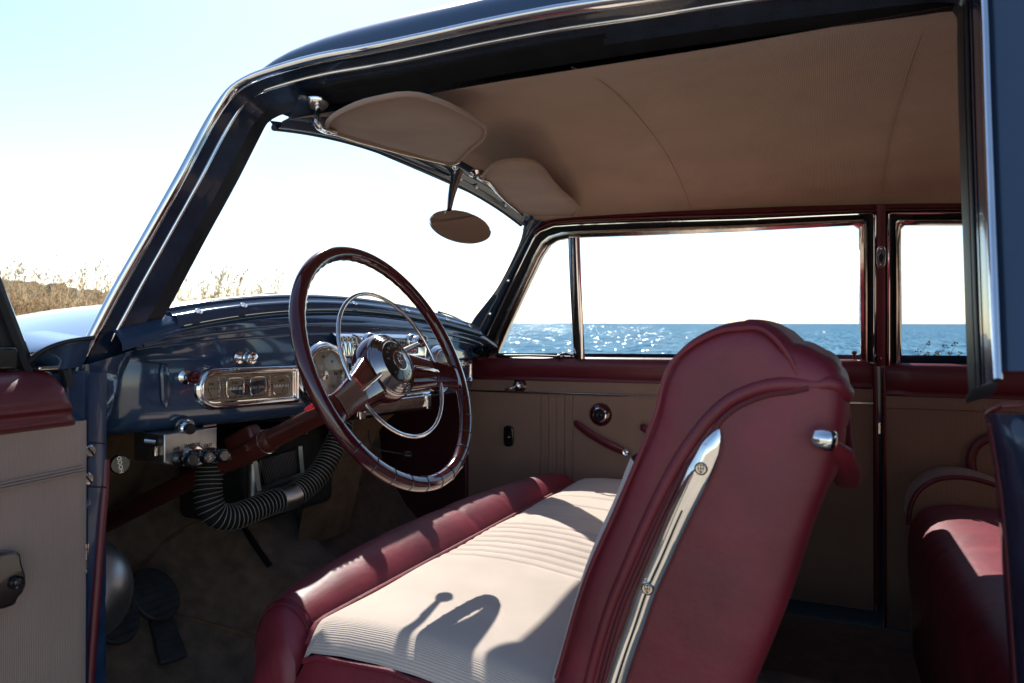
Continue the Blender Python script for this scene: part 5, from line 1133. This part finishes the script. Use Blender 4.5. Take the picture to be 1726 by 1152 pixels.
for k in range(5200):
    px = RNG.uniform(-130, 470); dist = 9.5 + 14 * RNG.random() ** 1.6; base = WAt(px, dist, GZ)
    fall = np.interp(px, [-130, 60, 200, 330, 470], [1, 1, .98, .86, .62])
    if RNG.random() > fall: continue
    tall = RNG.random() < .17; h_ = (.90 + .28 * RNG.random() + (RNG.uniform(.12, .58) if tall else 0)) * (.94 + .06 * fall) * (1 + (dist - 9.5) * .008)
    lean = np.array([RNG.normal(.10, .10), RNG.normal(0, .08)]) * h_
    p = [base + V(lean[0] * t_ ** 2, lean[1] * t_ ** 2, h_ * t_) for t_ in (0, .35, .7, 1.0)]
    w = .0045; sd = V(rt[0], rt[1], 0) * w
    for a_, c in zip(p[:-1], p[1:]): tri(a_ - sd, a_ + sd, c + sd * .7, c - sd * .7)
    tip = p[-1]; dr_ = unit(p[-1] - p[-2])
    if RNG.random() < (.95 if tall else .6):                             # drooping plume
        L_ = RNG.uniform(.16, .30); sway = unit(V(rt[0], rt[1], 0) * RNG.choice([1, 1, 1, -.6]) + V(0, 0, .7))
        for j in range(16):
            s_ = j / 16; c = tip + (dr_ * (1 - s_ * .6) + sway * s_ * .55) * L_ * s_; wd_ = .030 * (1 - s_) * (.5 + s_) * 2.0; q_ = RNG.normal(size=3) * wd_ * .6
            dn = unit(dr_ * .9 + RNG.normal(size=3) * .30) * (.05 * (1 - s_ * .5)); s2 = unit(np.cross(dn, RNG.normal(size=3))) * .0075
            tri(c + q_ * .3 - s2, c + q_ * .3 + s2, c + q_ + dn + s2 * .2, c + q_ + dn - s2 * .2)
    for j in range(RNG.integers(2, 5)):                 # long leaves
        t_ = RNG.uniform(.3, .85); c = base + V(lean[0] * t_ ** 2, lean[1] * t_ ** 2, h_ * t_); o_ = unit(RNG.normal(size=3) * V(1, 1, .2) + V(0, 0, .9)); ln = RNG.uniform(.2, .42)
        s2 = unit(np.cross(o_, (0, 0, 1)) + RNG.normal(size=3) * .3) * .007; e_ = c + o_ * ln * .6; e2 = e_ + (o_ * .5 - V(0, 0, .35)) * ln * .5
        tri(c - s2, c + s2, e_ + s2, e_ - s2); tri(e_ - s2, e_ + s2, e2)
me = bpy.data.meshes.new('reeds'); me.from_pydata(vs, [], fsx); me.materials.append(RM); o = bpy.data.objects.new('reeds', me); COL.objects.link(o); tag(o, 'band of dry golden reeds standing behind the front fender', 'reeds', kind='stuff')
# dry umbel plants beyond the rear side window
WM = gmat('dry_weed_stem', (.05, .035, .025), (.10, .07, .045), 30)
def weed(px, top, dist, lab, seed):
    rg = np.random.default_rng(seed); dz = (545 - top) / FOC * dist; base = WAt(px, dist, 0); base[2] = gz = GZ - max(0, base[1] - 5) ** 1.5 * .085; h_ = WCAM[2] + dz - gz
    r0 = bpy.data.objects.new('dry_weed', None); COL.objects.link(r0); r0.location = base; tag(r0, lab, 'plant', 'dry weeds in front of the sea')
    m_ = MB(); hd = MB(); m_.tube(cat([V(0, 0, 0), V(.02, .01, h_ * .5), V(.0, 0, h_ * .92)], 12), list(np.linspace(.006, .003, 12)), 6)
    for j in range(9):
        t_ = h_ * (.62 + .33 * j / 9); a_ = rg.uniform(0, 6.28); ln = .10 * rg.uniform(.6, 1.3); e_ = V(math.cos(a_) * ln * 1.1, math.sin(a_) * ln * 1.1, t_ + ln * 1.1)
        m_.tube(cat([V(0, 0, t_), V(math.cos(a_) * ln * .7, math.sin(a_) * ln * .7, t_ + ln * .35), e_], 6), .0018, 5)
        for q_ in range(5):
            d_ = unit(rg.normal(size=3) + V(0, 0, .8)) * .022; m_.tube([e_, e_ + d_], .0010, 4); hd.lathe([(0, -.006), (.006, -.003), (.007, .003), (0, .007)], e_ + d_, d_, 6)
    m_.build('stem', WM, r0); hd.build('seed_head', WM, r0)
weed(1535, 582, 6.2, 'leftmost dry weed stalk in the rear side window', 1); weed(1552, 590, 6.6, 'second dry weed from the left, leaning close to the first', 2)
weed(1576, 581, 6.0, 'tallest dry weed standing apart, right of the first pair', 3); weed(1597, 592, 6.4, 'rightmost, lower dry weed before the pillar', 4)
